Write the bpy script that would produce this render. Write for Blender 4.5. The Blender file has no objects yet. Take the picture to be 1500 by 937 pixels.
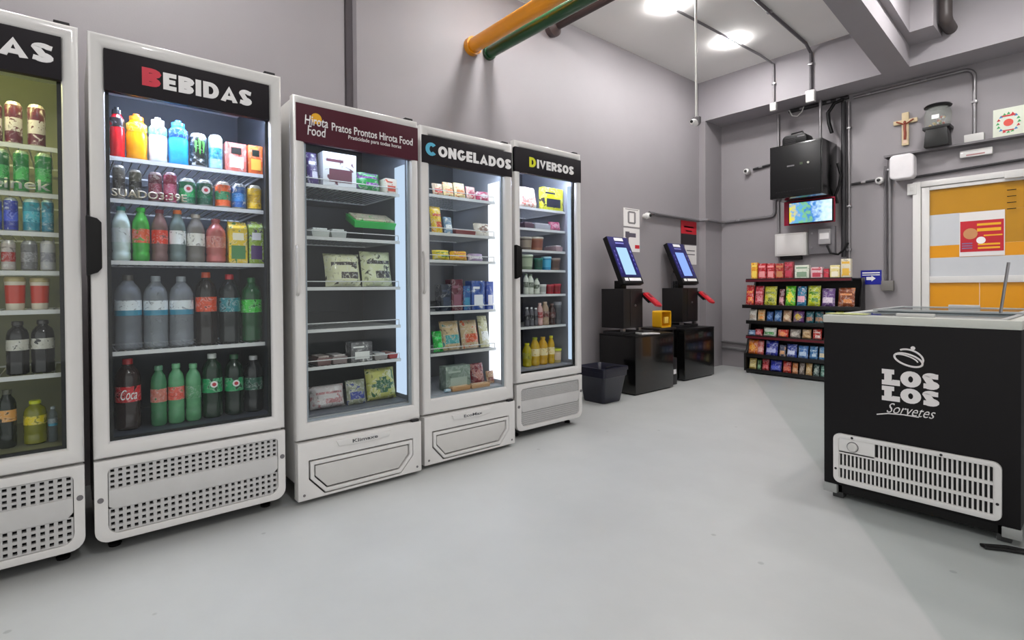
import bpy, bmesh, math, random
from mathutils import Matrix, Vector
SC = bpy.context.scene
COL = SC.collection
R = math.radians
# ------------------------------------------------------------------ camera
YAW, PITCH, ROLL = R(49.692), R(0.5539), R(0.4274)
F_PX, CAM_H = 767.97, 1.10
cd = bpy.data.cameras.new('camera'); cam = bpy.data.objects.new('camera', cd); COL.objects.link(cam)
cd.sensor_fit = 'HORIZONTAL'; cd.sensor_width = 36.0; cd.lens = 36.0 * F_PX / 1500.0
cd.shift_y = -(468.5 - 427.84) / 1500.0
cd.clip_start = 0.02
cam.matrix_world = (Matrix.Translation((0, 0, CAM_H)) @ Matrix.Rotation(YAW, 4, 'Z') @ Matrix.Rotation(R(90) - PITCH, 4, 'X')
                    @ Matrix.Rotation(-ROLL, 4, 'Z'))
SC.camera = cam
# ------------------------------------------------------------------ world, exposure
w = bpy.data.worlds.new('world'); SC.world = w; w.use_nodes = True
bg = w.node_tree.nodes['Background']; bg.inputs[0].default_value = (1.0, 0.985, 0.97, 1); bg.inputs[1].default_value = 0.7
SC.view_settings.view_transform = 'Standard'; SC.view_settings.look = 'None'
SC.view_settings.exposure = 0.48; SC.view_settings.gamma = 1.0; SC.view_settings.use_curve_mapping = False
CEIL_LIGHT = 165.0     # emission of the square LED panels on the ceiling
# ------------------------------------------------------------------ materials
def lin(h):
    h = h.lstrip('#'); o = []
    for i in (0, 2, 4):
        v = int(h[i:i + 2], 16) / 255.0
        o.append(v / 12.92 if v <= 0.04045 else ((v + 0.055) / 1.055) ** 2.4)
    return (o[0], o[1], o[2], 1.0)
MC = {}
def mat(col, rough=0.5, metal=0.0, coat=0.0, var=0.06, scale=14.0, bump=0.0, alpha=1.0, emit=0.0):
    k = (col, rough, metal, coat, var, scale, bump, alpha, emit)
    if k in MC: return MC[k]
    m = bpy.data.materials.new('surface_' + col.strip('#')); m.use_nodes = True
    nt = m.node_tree; b = nt.nodes['Principled BSDF']; c = lin(col)
    b.inputs['Roughness'].default_value = rough; b.inputs['Metallic'].default_value = metal
    b.inputs['Coat Weight'].default_value = coat; b.inputs['Alpha'].default_value = alpha
    tc = nt.nodes.new('ShaderNodeTexCoord'); n = nt.nodes.new('ShaderNodeTexNoise'); n.inputs['Scale'].default_value = scale
    n.inputs['Detail'].default_value = 4
    nt.links.new(tc.outputs['Object'], n.inputs['Vector'])
    mx = nt.nodes.new('ShaderNodeMix'); mx.data_type = 'RGBA'
    mx.inputs[6].default_value = tuple(x * (1 - var) for x in c[:3]) + (1,)
    mx.inputs[7].default_value = tuple(min(1, x * (1 + var)) for x in c[:3]) + (1,)
    nt.links.new(n.outputs['Fac'], mx.inputs[0]); nt.links.new(mx.outputs[2], b.inputs['Base Color'])
    if bump:
        bp = nt.nodes.new('ShaderNodeBump'); bp.inputs['Strength'].default_value = bump; bp.inputs['Distance'].default_value = 0.004
        nt.links.new(n.outputs['Fac'], bp.inputs['Height']); nt.links.new(bp.outputs[0], b.inputs['Normal'])
    if emit:
        b.inputs['Emission Color'].default_value = c; b.inputs['Emission Strength'].default_value = emit
    MC[k] = m
    return m
def dull(m, s=.2):
    m.node_tree.nodes['Principled BSDF'].inputs['Specular IOR Level'].default_value = s; return m
def printmat(c, acc, scale=26.0, light=0.5):
    """Busy printed packaging: blotches of the main colour, the accent colour and a paler tone."""
    k = ('print', c, acc, scale, light)
    if k in MC: return MC[k]
    m = bpy.data.materials.new('printed_' + c.strip('#')); m.use_nodes = True; nt = m.node_tree; b = nt.nodes['Principled BSDF']
    b.inputs['Roughness'].default_value = 0.3; b.inputs['Coat Weight'].default_value = 0.3
    tc = nt.nodes.new('ShaderNodeTexCoord'); n = nt.nodes.new('ShaderNodeTexNoise'); n.inputs['Scale'].default_value = scale; n.inputs['Detail'].default_value = 2.5
    n.inputs['Distortion'].default_value = 0.8
    oi = nt.nodes.new('ShaderNodeObjectInfo'); va = nt.nodes.new('ShaderNodeVectorMath'); va.operation = 'ADD'
    nt.links.new(tc.outputs['Object'], va.inputs[0]); nt.links.new(oi.outputs['Location'], va.inputs[1]); nt.links.new(va.outputs[0], n.inputs['Vector'])
    r = nt.nodes.new('ShaderNodeValToRGB'); cr = r.color_ramp; cr.interpolation = 'LINEAR'; a = lin(c); q = lin(acc)
    hi = tuple(min(1, x * (1 - light) + (0.75 if i < 3 else 1) * light) for i, x in enumerate(a)); dk = tuple(x * .45 for x in a[:3]) + (1,)
    cr.elements[0].position = 0.30; cr.elements[0].color = dk; cr.elements[1].position = 0.72; cr.elements[1].color = q
    for p_, col in ((.38, a), (.52, a), (.56, hi), (.60, a), (.66, q)): e = cr.elements.new(p_); e.color = tuple(col[:3]) + (1,)
    nt.links.new(n.outputs['Fac'], r.inputs[0]); nt.links.new(r.outputs[0], b.inputs['Base Color']); MC[k] = m
    return m
def glassmat(name, tint=(0.96, 0.98, 0.98), rough=0.03, ior=1.45):
    if name in MC: return MC[name]
    m = bpy.data.materials.new(name); m.use_nodes = True; nt = m.node_tree; nt.nodes.clear()
    o = nt.nodes.new('ShaderNodeOutputMaterial'); t = nt.nodes.new('ShaderNodeBsdfTransparent'); g = nt.nodes.new('ShaderNodeBsdfGlossy')
    lw = nt.nodes.new('ShaderNodeLayerWeight'); lw.inputs[0].default_value = 0.5     # Schlick reflectance of a thin pane, same from both sides
    pw = nt.nodes.new('ShaderNodeMath'); pw.operation = 'POWER'; pw.inputs[1].default_value = 5.0; nt.links.new(lw.outputs['Facing'], pw.inputs[0])
    f = nt.nodes.new('ShaderNodeMath'); f.operation = 'MULTIPLY_ADD'; f.inputs[1].default_value = 0.8; f.inputs[2].default_value = 0.02; nt.links.new(pw.outputs[0], f.inputs[0])
    x = nt.nodes.new('ShaderNodeMixShader'); t.inputs[0].default_value = tint + (1,); g.inputs['Roughness'].default_value = rough
    nt.links.new(f.outputs[0], x.inputs[0]); nt.links.new(t.outputs[0], x.inputs[1]); nt.links.new(g.outputs[0], x.inputs[2])
    nt.links.new(x.outputs[0], o.inputs[0]); MC[name] = m
    return m
def emitmat(name, col, strength):
    m = bpy.data.materials.new(name); m.use_nodes = True; nt = m.node_tree; nt.nodes.clear()
    o = nt.nodes.new('ShaderNodeOutputMaterial'); e = nt.nodes.new('ShaderNodeEmission')
    e.inputs[0].default_value = lin(col); e.inputs[1].default_value = strength
    nt.links.new(e.outputs[0], o.inputs[0]); return m
def paint(name, col, col2, scale, rough, bump=0.12):
    m = bpy.data.materials.new(name); m.use_nodes = True; nt = m.node_tree; b = nt.nodes['Principled BSDF']
    tc = nt.nodes.new('ShaderNodeTexCoord'); n = nt.nodes.new('ShaderNodeTexNoise'); n.inputs['Scale'].default_value = scale
    n.inputs['Detail'].default_value = 6; n.inputs['Roughness'].default_value = 0.6
    n2 = nt.nodes.new('ShaderNodeTexNoise'); n2.inputs['Scale'].default_value = 90
    r = nt.nodes.new('ShaderNodeValToRGB'); r.color_ramp.elements[0].position = 0.35; r.color_ramp.elements[1].position = 0.65
    r.color_ramp.elements[0].color = lin(col); r.color_ramp.elements[1].color = lin(col2)
    nt.links.new(tc.outputs['Object'], n.inputs['Vector']); nt.links.new(tc.outputs['Object'], n2.inputs['Vector'])
    nt.links.new(n.outputs['Fac'], r.inputs[0]); nt.links.new(r.outputs[0], b.inputs['Base Color'])
    b.inputs['Roughness'].default_value = rough
    bp = nt.nodes.new('ShaderNodeBump'); bp.inputs['Strength'].default_value = bump; bp.inputs['Distance'].default_value = 0.003
    nt.links.new(n2.outputs['Fac'], bp.inputs['Height']); nt.links.new(bp.outputs[0], b.inputs['Normal'])
    return m
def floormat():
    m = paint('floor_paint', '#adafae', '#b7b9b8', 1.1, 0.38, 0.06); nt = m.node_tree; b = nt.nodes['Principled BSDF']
    ramp = [n for n in nt.nodes if n.type == 'VALTORGB'][0]
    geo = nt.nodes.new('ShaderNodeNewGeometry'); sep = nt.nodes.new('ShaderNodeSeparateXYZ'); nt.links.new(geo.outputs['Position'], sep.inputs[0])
    # everything beyond the line x + 0.6 y = 0.85 is a darker, slightly greener grey
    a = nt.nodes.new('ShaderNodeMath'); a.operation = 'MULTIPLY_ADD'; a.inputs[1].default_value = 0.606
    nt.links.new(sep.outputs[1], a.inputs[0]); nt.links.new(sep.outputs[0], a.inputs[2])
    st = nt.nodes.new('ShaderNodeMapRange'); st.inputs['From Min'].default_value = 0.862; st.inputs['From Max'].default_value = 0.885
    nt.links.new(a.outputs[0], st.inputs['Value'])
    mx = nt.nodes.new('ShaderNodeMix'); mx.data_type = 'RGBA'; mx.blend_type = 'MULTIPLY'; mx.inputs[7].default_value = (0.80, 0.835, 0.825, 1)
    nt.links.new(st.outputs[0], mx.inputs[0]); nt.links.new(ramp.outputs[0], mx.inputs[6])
    # scuffs and specks
    tc = nt.nodes.new('ShaderNodeTexCoord'); v = nt.nodes.new('ShaderNodeTexVoronoi'); v.inputs['Scale'].default_value = 3.6
    v.inputs['Randomness'].default_value = 1
    nt.links.new(tc.outputs['Object'], v.inputs['Vector'])
    s = nt.nodes.new('ShaderNodeMapRange'); s.inputs['From Min'].default_value = 0.035; s.inputs['From Max'].default_value = 0.05
    s.inputs['To Min'].default_value = 0.75; s.inputs['To Max'].default_value = 1.0
    nt.links.new(v.outputs['Distance'], s.inputs['Value'])
    m2 = nt.nodes.new('ShaderNodeMix'); m2.data_type = 'RGBA'; m2.blend_type = 'MULTIPLY'; m2.inputs[0].default_value = 1
    nt.links.new(mx.outputs[2], m2.inputs[6]); nt.links.new(s.outputs[0], m2.inputs[7])
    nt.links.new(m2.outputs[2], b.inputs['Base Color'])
    return m
# ------------------------------------------------------------------ geometry builder
class G:
    def __init__(s): s.v = []; s.f = []; s.m = []
    def add(s, vs, fs, mi=0):
        o = len(s.v); s.v += [tuple(p) for p in vs]
        for f in fs: s.f.append([o + i for i in f]); s.m.append(mi)
    def box(s, x0, x1, y0, y1, z0, z1, mi=0):
        s.add([(x0, y0, z0), (x1, y0, z0), (x1, y1, z0), (x0, y1, z0), (x0, y0, z1), (x1, y0, z1), (x1, y1, z1), (x0, y1, z1)],
              [(0, 3, 2, 1), (4, 5, 6, 7), (0, 1, 5, 4), (1, 2, 6, 5), (2, 3, 7, 6), (3, 0, 4, 7)], mi)
        return s
    def prism(s, poly, a0, a1, ax='x', mi=0):      # poly in the two other axes, extruded along ax
        n = len(poly)
        def P(p, a): return {'x': (a, p[0], p[1]), 'y': (p[0], a, p[1]), 'z': (p[0], p[1], a)}[ax]
        s.add([P(p, a0) for p in poly] + [P(p, a1) for p in poly],
              [tuple(range(n))[::-1], tuple(range(n, 2 * n))] + [(i, (i + 1) % n, n + (i + 1) % n, n + i) for i in range(n)], mi)
        return s
    def ring(s, A, B, a0, a1, mi=0):               # ring between polygons A (outer) and B (inner), in y,z, extruded along x
        n = len(A)
        s.add([(a0, *p) for p in A] + [(a0, *p) for p in B] + [(a1, *p) for p in A] + [(a1, *p) for p in B],
              [q for i in range(n) for j in [(i + 1) % n] for q in
               [(2*n+i, 2*n+j, 3*n+j, 3*n+i), (i, n+i, n+j, j), (i, j, 2*n+j, 2*n+i), (n+i, 3*n+i, 3*n+j, n+j)]], mi)
        return s
    def lathe(s, prof, n=20, c=(0, 0, 0), axis='z', mis=None, mi=0, sx=1.0):
        vs = []
        for r, h in prof:
            for k in range(n):
                a = 2 * math.pi * k / n; x, y = r * math.cos(a) * sx, r * math.sin(a)
                p = {'z': (x, y, h), 'x': (h, x, y), 'y': (x, h, y)}[axis]
                vs.append((c[0] + p[0], c[1] + p[1], c[2] + p[2]))
        o = len(s.v); s.v += vs
        for i in range(len(prof) - 1):
            for k in range(n):
                a = i * n + k; b = i * n + (k + 1) % n
                s.f.append([o + a, o + b, o + b + n, o + a + n]); s.m.append(mis[i] if mis else mi)
        for i, rev in ((0, True), (len(prof) - 1, False)):
            if prof[i][0] > 1e-5:
                f = [o + i * n + k for k in range(n)]; s.f.append(f[::-1] if rev else f); s.m.append(mis[min(i, len(prof) - 2)] if mis else mi)
        return s
    def tube(s, pts, r, n=10, mi=0, cap=True):
        pts = [Vector(p) for p in pts]; rings = []; prev = None
        for i, p in enumerate(pts):
            t = (pts[min(i + 1, len(pts) - 1)] - pts[max(i - 1, 0)]).normalized()
            if prev is None:
                u = t.orthogonal().normalized()
            else:
                u = (prev - t * prev.dot(t)).normalized()
            prev = u; b = t.cross(u)
            rings.append([p + u * (r * math.cos(2 * math.pi * k / n)) + b * (r * math.sin(2 * math.pi * k / n)) for k in range(n)])
        o = len(s.v)
        for g in rings: s.v += [tuple(q) for q in g]
        for i in range(len(rings) - 1):
            for k in range(n):
                s.f.append([o + i*n + k, o + i*n + (k+1) % n, o + (i+1)*n + (k+1) % n, o + (i+1)*n + k]); s.m.append(mi)
        if cap:
            s.f.append([o + k for k in range(n)][::-1]); s.m.append(mi)
            s.f.append([o + (len(rings)-1)*n + k for k in range(n)]); s.m.append(mi)
        return s
    def build(s, name, mats, parent=None, bevel=0.0, seg=2, smooth=True, loc=None, angle=40):
        if not isinstance(mats, (list, tuple)): mats = [mats]
        me = bpy.data.meshes.new(name); bm = bmesh.new()
        vs = [bm.verts.new(v) for v in s.v]
        for f, mi in zip(s.f, s.m):
            try: q = bm.faces.new([vs[i] for i in f]); q.material_index = mi
            except ValueError: pass
        bmesh.ops.recalc_face_normals(bm, faces=bm.faces[:])
        if bevel > 0:
            ed = [e for e in bm.edges if len(e.link_faces) == 2 and e.calc_face_angle(0) > 0.6]
            bmesh.ops.bevel(bm, geom=ed, offset=bevel, segments=seg, profile=0.6, affect='EDGES', clamp_overlap=True)
        for f in bm.faces: f.smooth = smooth
        bm.to_mesh(me); bm.free()
        if smooth: me.set_sharp_from_angle(angle=R(angle))
        for m in mats: me.materials.append(m)
        o = bpy.data.objects.new(name, me); COL.objects.link(o)
        if parent: o.parent = parent
        if loc is not None: o.location = loc
        return o
LABELS = {}
def tag(o, label, cat, group=None):
    n = len(label.split())
    if not 4 <= n <= 16: print('LABEL LENGTH', n, label)
    if label in LABELS and not group: print('DUPLICATE', label)
    LABELS[label] = 1
    o['label'] = label; o['category'] = cat
    if group: o['group'] = group
    return o
def struct(o): o['kind'] = 'structure'; return o
def stuff(o): o['kind'] = 'stuff'; return o
def empty(name, loc, rz=0.0):
    o = bpy.data.objects.new(name, None); COL.objects.link(o); o.location = loc; o.rotation_euler = (0, 0, rz)
    o.empty_display_size = 0.1
    return o
def text(body, name, parent, mt, facing, u0, u1, v0, v1, plane, bold=0.0, shear=0.0, thick=0.0015, line=1.0):
    """Lettering as a real mesh fitted to the rectangle u0..u1 x v0..v1 on a plane facing +x ('x') or -y ('y')."""
    cu = bpy.data.curves.new(name, 'FONT'); cu.body = body; cu.size = 1.0; cu.offset = bold; cu.shear = shear; cu.resolution_u = 3
    cu.align_x = 'CENTER'; cu.space_line = line
    t = bpy.data.objects.new('t', cu); COL.objects.link(t)
    me = bpy.data.meshes.new_from_object(t, depsgraph=bpy.context.evaluated_depsgraph_get())
    bpy.data.objects.remove(t); bpy.data.curves.remove(cu)
    xs = [v.co.x for v in me.vertices]; ys = [v.co.y for v in me.vertices]
    a, b, c, d = min(xs), max(xs), min(ys), max(ys)
    bm = bmesh.new(); bm.from_mesh(me)
    ret = bmesh.ops.extrude_face_region(bm, geom=bm.faces[:])
    top = {e for e in ret['geom'] if isinstance(e, bmesh.types.BMVert)}
    for v in bm.verts:
        u = u0 + (v.co.x - a) / (b - a) * (u1 - u0); h = v0 + (v.co.y - c) / (d - c) * (v1 - v0)
        off = thick if v in top else 0.0
        v.co = (plane + off, u, h) if facing == 'x' else (u, plane - off, h)
    bmesh.ops.recalc_face_normals(bm, faces=bm.faces[:])
    bm.to_mesh(me); bm.free(); me.name = name; me.materials.clear(); me.materials.append(mt)
    o = bpy.data.objects.new(name, me); COL.objects.link(o)
    if parent: o.parent = parent
    return o
# heavy block letters drawn as thick strokes (x 0..width, y 0..1)
def _arc(cx, cy, rx, ry, a0, a1, n=8): return [(cx + rx * math.cos(R(a0 + (a1 - a0) * k / n)), cy + ry * math.sin(R(a0 + (a1 - a0) * k / n))) for k in range(n + 1)]
def glyph(ch, t):
    h = t / 2; W = .62; B, T, M = h, 1 - h, .5
    if ch == 'B': return .66, [[(h, 0), (h, 1)], [(h, T), (.34, T)] + _arc(.34, .735, .22, .265 - h, 90, -90, 6) + [(h, .5 - .0)], [(h, .5), (.36, .5)] + _arc(.36, .26, .66 - h - .36, .26 - h, 90, -90, 6) + [(h, B)]]
    if ch == 'E': return .56, [[(h, 0), (h, 1)], [(h, T), (.56, T)], [(h, M), (.52, M)], [(h, B), (.56, B)]]
    if ch == 'I': return t, [[(h, 0), (h, 1)]]
    if ch == 'D': return .72, [[(h, 0), (h, 1)], [(h, T), (.32, T)] + _arc(.32, .5, .40 - h, .5 - h, 90, -90, 10) + [(h, B)]]
    if ch == 'A': return .80, [[(h * .9, 0), (.4, 1 - h * .6), (.8 - h * .9, 0)], [(.2, .27), (.6, .27)]]
    if ch == 'S': return .62, [[(.58, .80)] + _arc(.31, .74, .31 - h, .26 - h, 35, 180, 7) + _arc(.31, .26, .31 - h, .26 - h, 90, -145, 9) + [(.04, .20)]]
    if ch == 'C': return .72, [_arc(.38, .5, .38 - h, .5 - h, 42, 318, 14)]
    if ch == 'O': return .80, [_arc(.40, .5, .40 - h, .5 - h, 0, 360, 20)]
    if ch == 'G': return .76, [_arc(.38, .5, .38 - h, .5 - h, 42, 330, 14) + [(.76 - h, .5 - h), (.42, .5 - h)]]
    if ch == 'N': return .72, [[(h, 0), (h, 1)], [(h, 1 - h * .5), (.72 - h, h * .5)], [(.72 - h, 0), (.72 - h, 1)]]
    if ch == 'L': return .54, [[(h, 0), (h, 1)], [(h, B), (.54, B)]]
    if ch == 'R': return .66, [[(h, 0), (h, 1)], [(h, T), (.36, T)] + _arc(.36, .67, .28 - h * .6, .33 - h, 90, -90, 6) + [(h, .34 + h * .1)], [(.34, .4), (.60, 0)]]
    if ch == 'V': return .76, [[(h * .9, 1), (.38, h * .6), (.76 - h * .9, 1)]]
    if ch == 'l': return .70, [[(.1 + h, 0), (.1 + h, 1)], [(0, T), (.2 + t, T)], [(0, B), (.70, B)], [(.70 - h * .8, 0), (.70 - h * .8, .36)]]
    return .4, []
def block(word, name, parent, mt, facing, u0, u1, v0, v1, plane, t=.25, gap=.09, thick=.0016):
    g = G(); x = 0; quads = []
    for ch in word:
        w_, st = glyph(ch, t)
        for s_ in st:
            n = len(s_); closed = n > 3 and (Vector(s_[0]) - Vector(s_[-1])).length < 1e-4; L_, R_ = [], []
            for i in range(n):
                p = Vector(s_[i]); a = Vector(s_[i - 1]) if i else (Vector(s_[-2]) if closed else None); b = Vector(s_[i + 1]) if i < n - 1 else (Vector(s_[1]) if closed else None)
                d1 = (p - a).normalized() if a is not None and (p - a).length > 1e-6 else None; d2 = (b - p).normalized() if b is not None and (b - p).length > 1e-6 else None
                if d1 is None: d1 = d2
                if d2 is None: d2 = d1
                n1, n2 = Vector((-d1.y, d1.x)), Vector((-d2.y, d2.x)); k = n1 + n2
                k = k.normalized() if k.length > .3 else n1; m = (t / 2) / max(.45, k.dot(n1))
                L_.append(p + k * m); R_.append(p - k * m)
            for i in range(n - 1): quads.append([(x + q.x, q.y) for q in (L_[i], L_[i + 1], R_[i + 1], R_[i])])
        x += w_ + gap
    tot = x - gap
    for qi, q in enumerate(quads):
        th_ = thick + qi * .00003
        P_ = [(u0 + (u1 - u0) * a / tot, v0 + (v1 - v0) * min(1.0, max(0.0, b))) for a, b in q]
        if facing == 'x': g.add([(plane + th_, *p) for p in P_] + [(plane, *p) for p in P_], [(0, 1, 2, 3)] + [(i, (i+1) % 4, 4 + (i+1) % 4, 4 + i) for i in range(4)])
        else: g.add([(p[0], plane - th_, p[1]) for p in P_] + [(p[0], plane, p[1]) for p in P_], [(0, 1, 2, 3)] + [(i, (i+1) % 4, 4 + (i+1) % 4, 4 + i) for i in range(4)])
    return g.build(name, mt, parent, smooth=False)
def rrect(y0, y1, z0, z1, rb=0.0, rt=0.0, n=5):     # polygon with rounded corners (bottom radius rb, top radius rt)
    out = []
    for cx, cz, r, a0 in ((y0 + rb, z0 + rb, rb, 180), (y1 - rb, z0 + rb, rb, 270), (y1 - rt, z1 - rt, rt, 0), (y0 + rt, z1 - rt, rt, 90)):
        for k in range(n + 1):
            a = R(a0 + 90 * k / n); out.append((cx + r * math.cos(a), cz + r * math.sin(a)))
    return out
def shrink(p, t):                                   # inset of a convex polygon (y,z, counter-clockwise)
    n = len(p); out = []
    for i in range(n):
        a, b, c = Vector(p[i - 1]), Vector(p[i]), Vector(p[(i + 1) % n])
        e1 = (b - a); e2 = (c - b)
        if e1.length < 1e-9: e1 = e2
        if e2.length < 1e-9: e2 = e1
        e1.normalize(); e2.normalize(); n1 = Vector((-e1.y, e1.x)); n2 = Vector((-e2.y, e2.x)); k = (n1 + n2)
        if k.length < 1e-6: k = n1.copy()
        k.normalize(); out.append(tuple(b + k * (t / max(0.4, k.dot(n1)))))
    return out
WHITE = mat('#dcdad8', 0.32, var=0.02, coat=0.3); WHITE2 = mat('#cfcdca', 0.4, var=0.03)
BLACK = dull(mat('#0a090a', 0.45, var=0.1), .3); BLACKG = mat('#0a0a0a', 0.22, coat=0.3, var=0.1); DARK = mat('#1a181b', 0.6)
GREYP = mat('#6e6b6e', 0.5); STEEL = mat('#9a989a', 0.3, metal=0.9); GALV = mat('#8d8a8c', 0.38, metal=0.7, var=0.1)
TXT = mat('#f2f0f0', 0.4, var=0.01)
# ------------------------------------------------------------------ the room
WX, WY, BY, ZC, ZB = -3.743, 6.90, 6.477, 3.806, 3.283
wallp = paint('wall_paint', '#908b8e', '#969194', 0.7, 0.6, 0.1)
ceilp = paint('ceiling_paint', '#eceae7', '#f1efec', 0.8, 0.7, 0.08)
beamp = paint('beam_paint', '#9c979b', '#a29da1', 0.8, 0.6, 0.1)
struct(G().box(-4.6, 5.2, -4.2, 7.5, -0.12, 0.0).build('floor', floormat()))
struct(G().box(-4.6, 5.2, -4.2, 7.5, ZC, ZC + 0.12).build('ceiling', ceilp))
struct(G().prism([(-4.2, -4.2), (-3.80, -4.2), (-3.80, 1.60), (-3.85, 1.60), (-3.85, 1.672), (WX, 1.672), (WX, 7.1), (-4.2, 7.1)], 0.0, ZC, 'z').build('wall_left', wallp))
struct(G().box(-3.849, -3.815, 1.6005, 1.6715, 0.0, ZC - .001).build('trim_5', mat('#5e585c', .8)))          # dark strip set in the wall groove
# back wall with the door opening
g = G(); DX0, DX1, DZ = -1.50, -0.50, 2.18
g.box(WX, DX0, WY, WY + 0.2, 0, ZC); g.box(DX1, 5.2, WY, WY + 0.2, 0, ZC); g.box(DX0, DX1, WY, WY + 0.2, DZ, ZC)
struct(g.build('wall_back', wallp))
struct(G().box(WX, -3.65, BY, WY, 0, ZB).build('trim_1', wallp))                      # corner column
struct(G().box(WX, 5.2, BY, WY, ZB, ZC).build('trim_2', beamp))                       # beam along the back wall
def xl(y): return -1.673 + (6.438 - y) * 0.0717
def xr(y): return -1.437 + (6.462 - y) * 0.0545
struct(G().prism([(xl(BY), BY), (xl(-4.2), -4.2), (xr(-4.2), -4.2), (xr(BY), BY)], ZB, ZC, 'z').build('trim_3', beamp))   # beam towards the street
struct(G().prism([(xr(BY), BY), (xr(-4.2), -4.2), (xr(-4.2) + 0.075, -4.2), (xr(6.12) + 0.06, 6.12), (-1.18, 6.12), (-1.18, BY)], 3.487, ZC, 'z').build('trim_4', beamp))  # stepped ledge
struct(G().box(WX, WX + 0.012, 1.68, BY, 0.0, 0.07).build('baseboard_left', GREYP))
# ------------------------------------------------------------------ ceiling lights
LEDM = emitmat('led_panel_light', '#fffdfc', CEIL_LIGHT)
for i, (x, y) in enumerate([(-2.866, 4.43), (-2.866, 5.632), (-2.866, 2.9), (-0.7, 5.3), (-0.3, 3.6), (0.2, 0.6), (-2.866, 0.3)]):  # all after the first two are unseen lights added as fill
    t = empty('ceiling_light', (x, y, ZC))
    G().box(-0.11, 0.11, -0.11, 0.11, -0.008, 0.0).build('light_frame', WHITE, t, .002)
    G().box(-0.1, 0.1, -0.1, 0.1, -0.022, -0.0085).build('light_panel', LEDM, t)
    if i < 2: tag(t, ['square LED ceiling light cut by the top edge', 'square LED ceiling light nearer the back wall above the wire trunk'][i], 'ceiling light', None)
    else: tag(t, 'LED ceiling light out of view ' + ['above the overhead pipes', 'beyond the beam near the door', 'above the chest freezer', 'in front of the freezer end', 'above the BEBIDAS fridge'][i - 2], 'ceiling light')
# ------------------------------------------------------------------ overhead pipes
def pipe(name, pts, r, mt, label, cat='pipe', n=16, extra=None):
    o = G().tube(pts, r, n).build(name, mt)
    tag(o, label, cat)
    return o
YEL = mat('#d98a0c', 0.35, coat=0.3); GRN = mat('#0a4420', 0.35, coat=0.3)
p = pipe('water_pipe', [(WX + 0.0, 2.725, 3.205), (1.2, 2.725, 3.205)], 0.062, YEL, 'thick yellow pipe crossing overhead from the left wall', n=20)
G().lathe([(0.062, 0), (0.078, 0), (0.078, 0.05), (0.062, 0.05)], 20, (WX, 2.725, 3.205), 'x').build('flange', YEL, p)
p = pipe('water_pipe', [(WX + 0.0, 2.915, 3.205), (1.2, 2.915, 3.205)], 0.052, GRN, 'thick dark green pipe crossing overhead beside the yellow one', n=20)
G().lathe([(0.052, 0), (0.064, 0), (0.064, 0.035), (0.052, 0.035)], 20, (WX, 2.915, 3.205), 'x').build('flange', GRN, p)
BRN = mat('#2c1c1a', 0.5)
p = pipe('drain_pipe', [(WX, 3.70, 3.66), (1.2, 3.70, 3.66)], 0.04, BRN, 'dark brown pipe near the ceiling behind the green pipe')
G().lathe([(0.04, 0), (0.075, 0), (0.085, 0.03), (0.085, 0.07), (0.05, 0.1), (0.04, 0.12)], 20, (WX, 3.70, 3.66), 'x').build('end_collar', mat('#4a3c3c', 0.5), p)
# ------------------------------------------------------------------ conduits
def arc(c, r, a0, a1, plane, n=6):
    out = []
    for k in range(n + 1):
        a = R(a0 + (a1 - a0) * k / n); u, v = r * math.cos(a), r * math.sin(a)
        out.append({'xz': (c[0] + u, c[1], c[2] + v), 'yz': (c[0], c[1] + u, c[2] + v), 'xy': (c[0] + u, c[1] + v, c[2])}[plane])
    return out
def conduit(pts, label, r=0.013, mt=GALV, clips=(), name='conduit'):
    o = G().tube(pts, r, 10).build(name, mt); tag(o, label, 'conduit')
    for c in clips: G().box(c[0] - .022, c[0] + .022, c[1] - .022, c[1] + .018, c[2] - .012, c[2] + .012).build('clip', STEEL, o, 0.003)
    return o
y0 = BY - 0.02; zt = ZC - 0.02
o = conduit([(-2.866, 4.55, zt), (-2.80, 6.2, zt), (-2.757, y0, zt - .05), (-2.755, y0, 3.24)], 'thin conduit from the ceiling lights down the beam to a white box', clips=[(-2.755, y0, 3.5)])
G().box(-2.79, -2.72, y0 - .03, BY, 3.18, 3.27).build('end_box', WHITE, o, .004)
o = conduit([(-2.27, 4.6, zt), (-2.34, 6.3, zt), (-2.345, y0, zt - .06), (-2.345, y0, 3.26)], 'darker conduit crossing the ceiling and dropping to the larger white box', 0.017, mat('#5c585c', 0.5), clips=[(-2.30, 5.3, zt), (-2.345, y0, 3.6)])
G().box(-2.39, -2.30, y0 - .035, BY, 3.17, 3.30).build('end_box', WHITE, o, .004)
conduit([(-1.97, 4.55, zt), (-1.99, 4.85, zt)], 'short dark stub of conduit on the ceiling by the top edge', 0.018, DARK)
yb = WY - 0.022
o = conduit([(-2.05, yb, 3.235), (-1.10, yb, 3.235)] + arc((-1.08, yb, 3.155), 0.08, 90, 0, 'xz') + [(-1.0, yb, 2.56)], 'steel conduit under the beam bending down to the shelf', 0.017, clips=[(-1.9, yb, 3.235), (-1.4, yb, 3.235), (-1.0, yb, 2.9)])
G().box(-1.075, -0.925, yb - .045, WY - .004, 2.50, 2.58).build('junction_box', WHITE2, o, .006)
DKP = mat('#2a282b', 0.5)
conduit([(-2.145, yb - .02, 3.21), (-2.145, yb - .02, 1.42)], 'dark thick vertical pipe right of the black wall cabinet', 0.024, DKP)
conduit([(-2.095, yb, 3.20), (-2.095, yb, 1.40)], 'pale slim vertical conduit beside the dark thick pipe', 0.014, clips=[(-2.095, yb, 2.9), (-2.095, yb, 2.0), (-2.095, yb, 1.5)])
conduit([(-2.88, yb, 3.25), (-2.88, yb, 1.76)], 'vertical conduit running behind the black wall cabinet to the white panel', 0.016)
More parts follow.
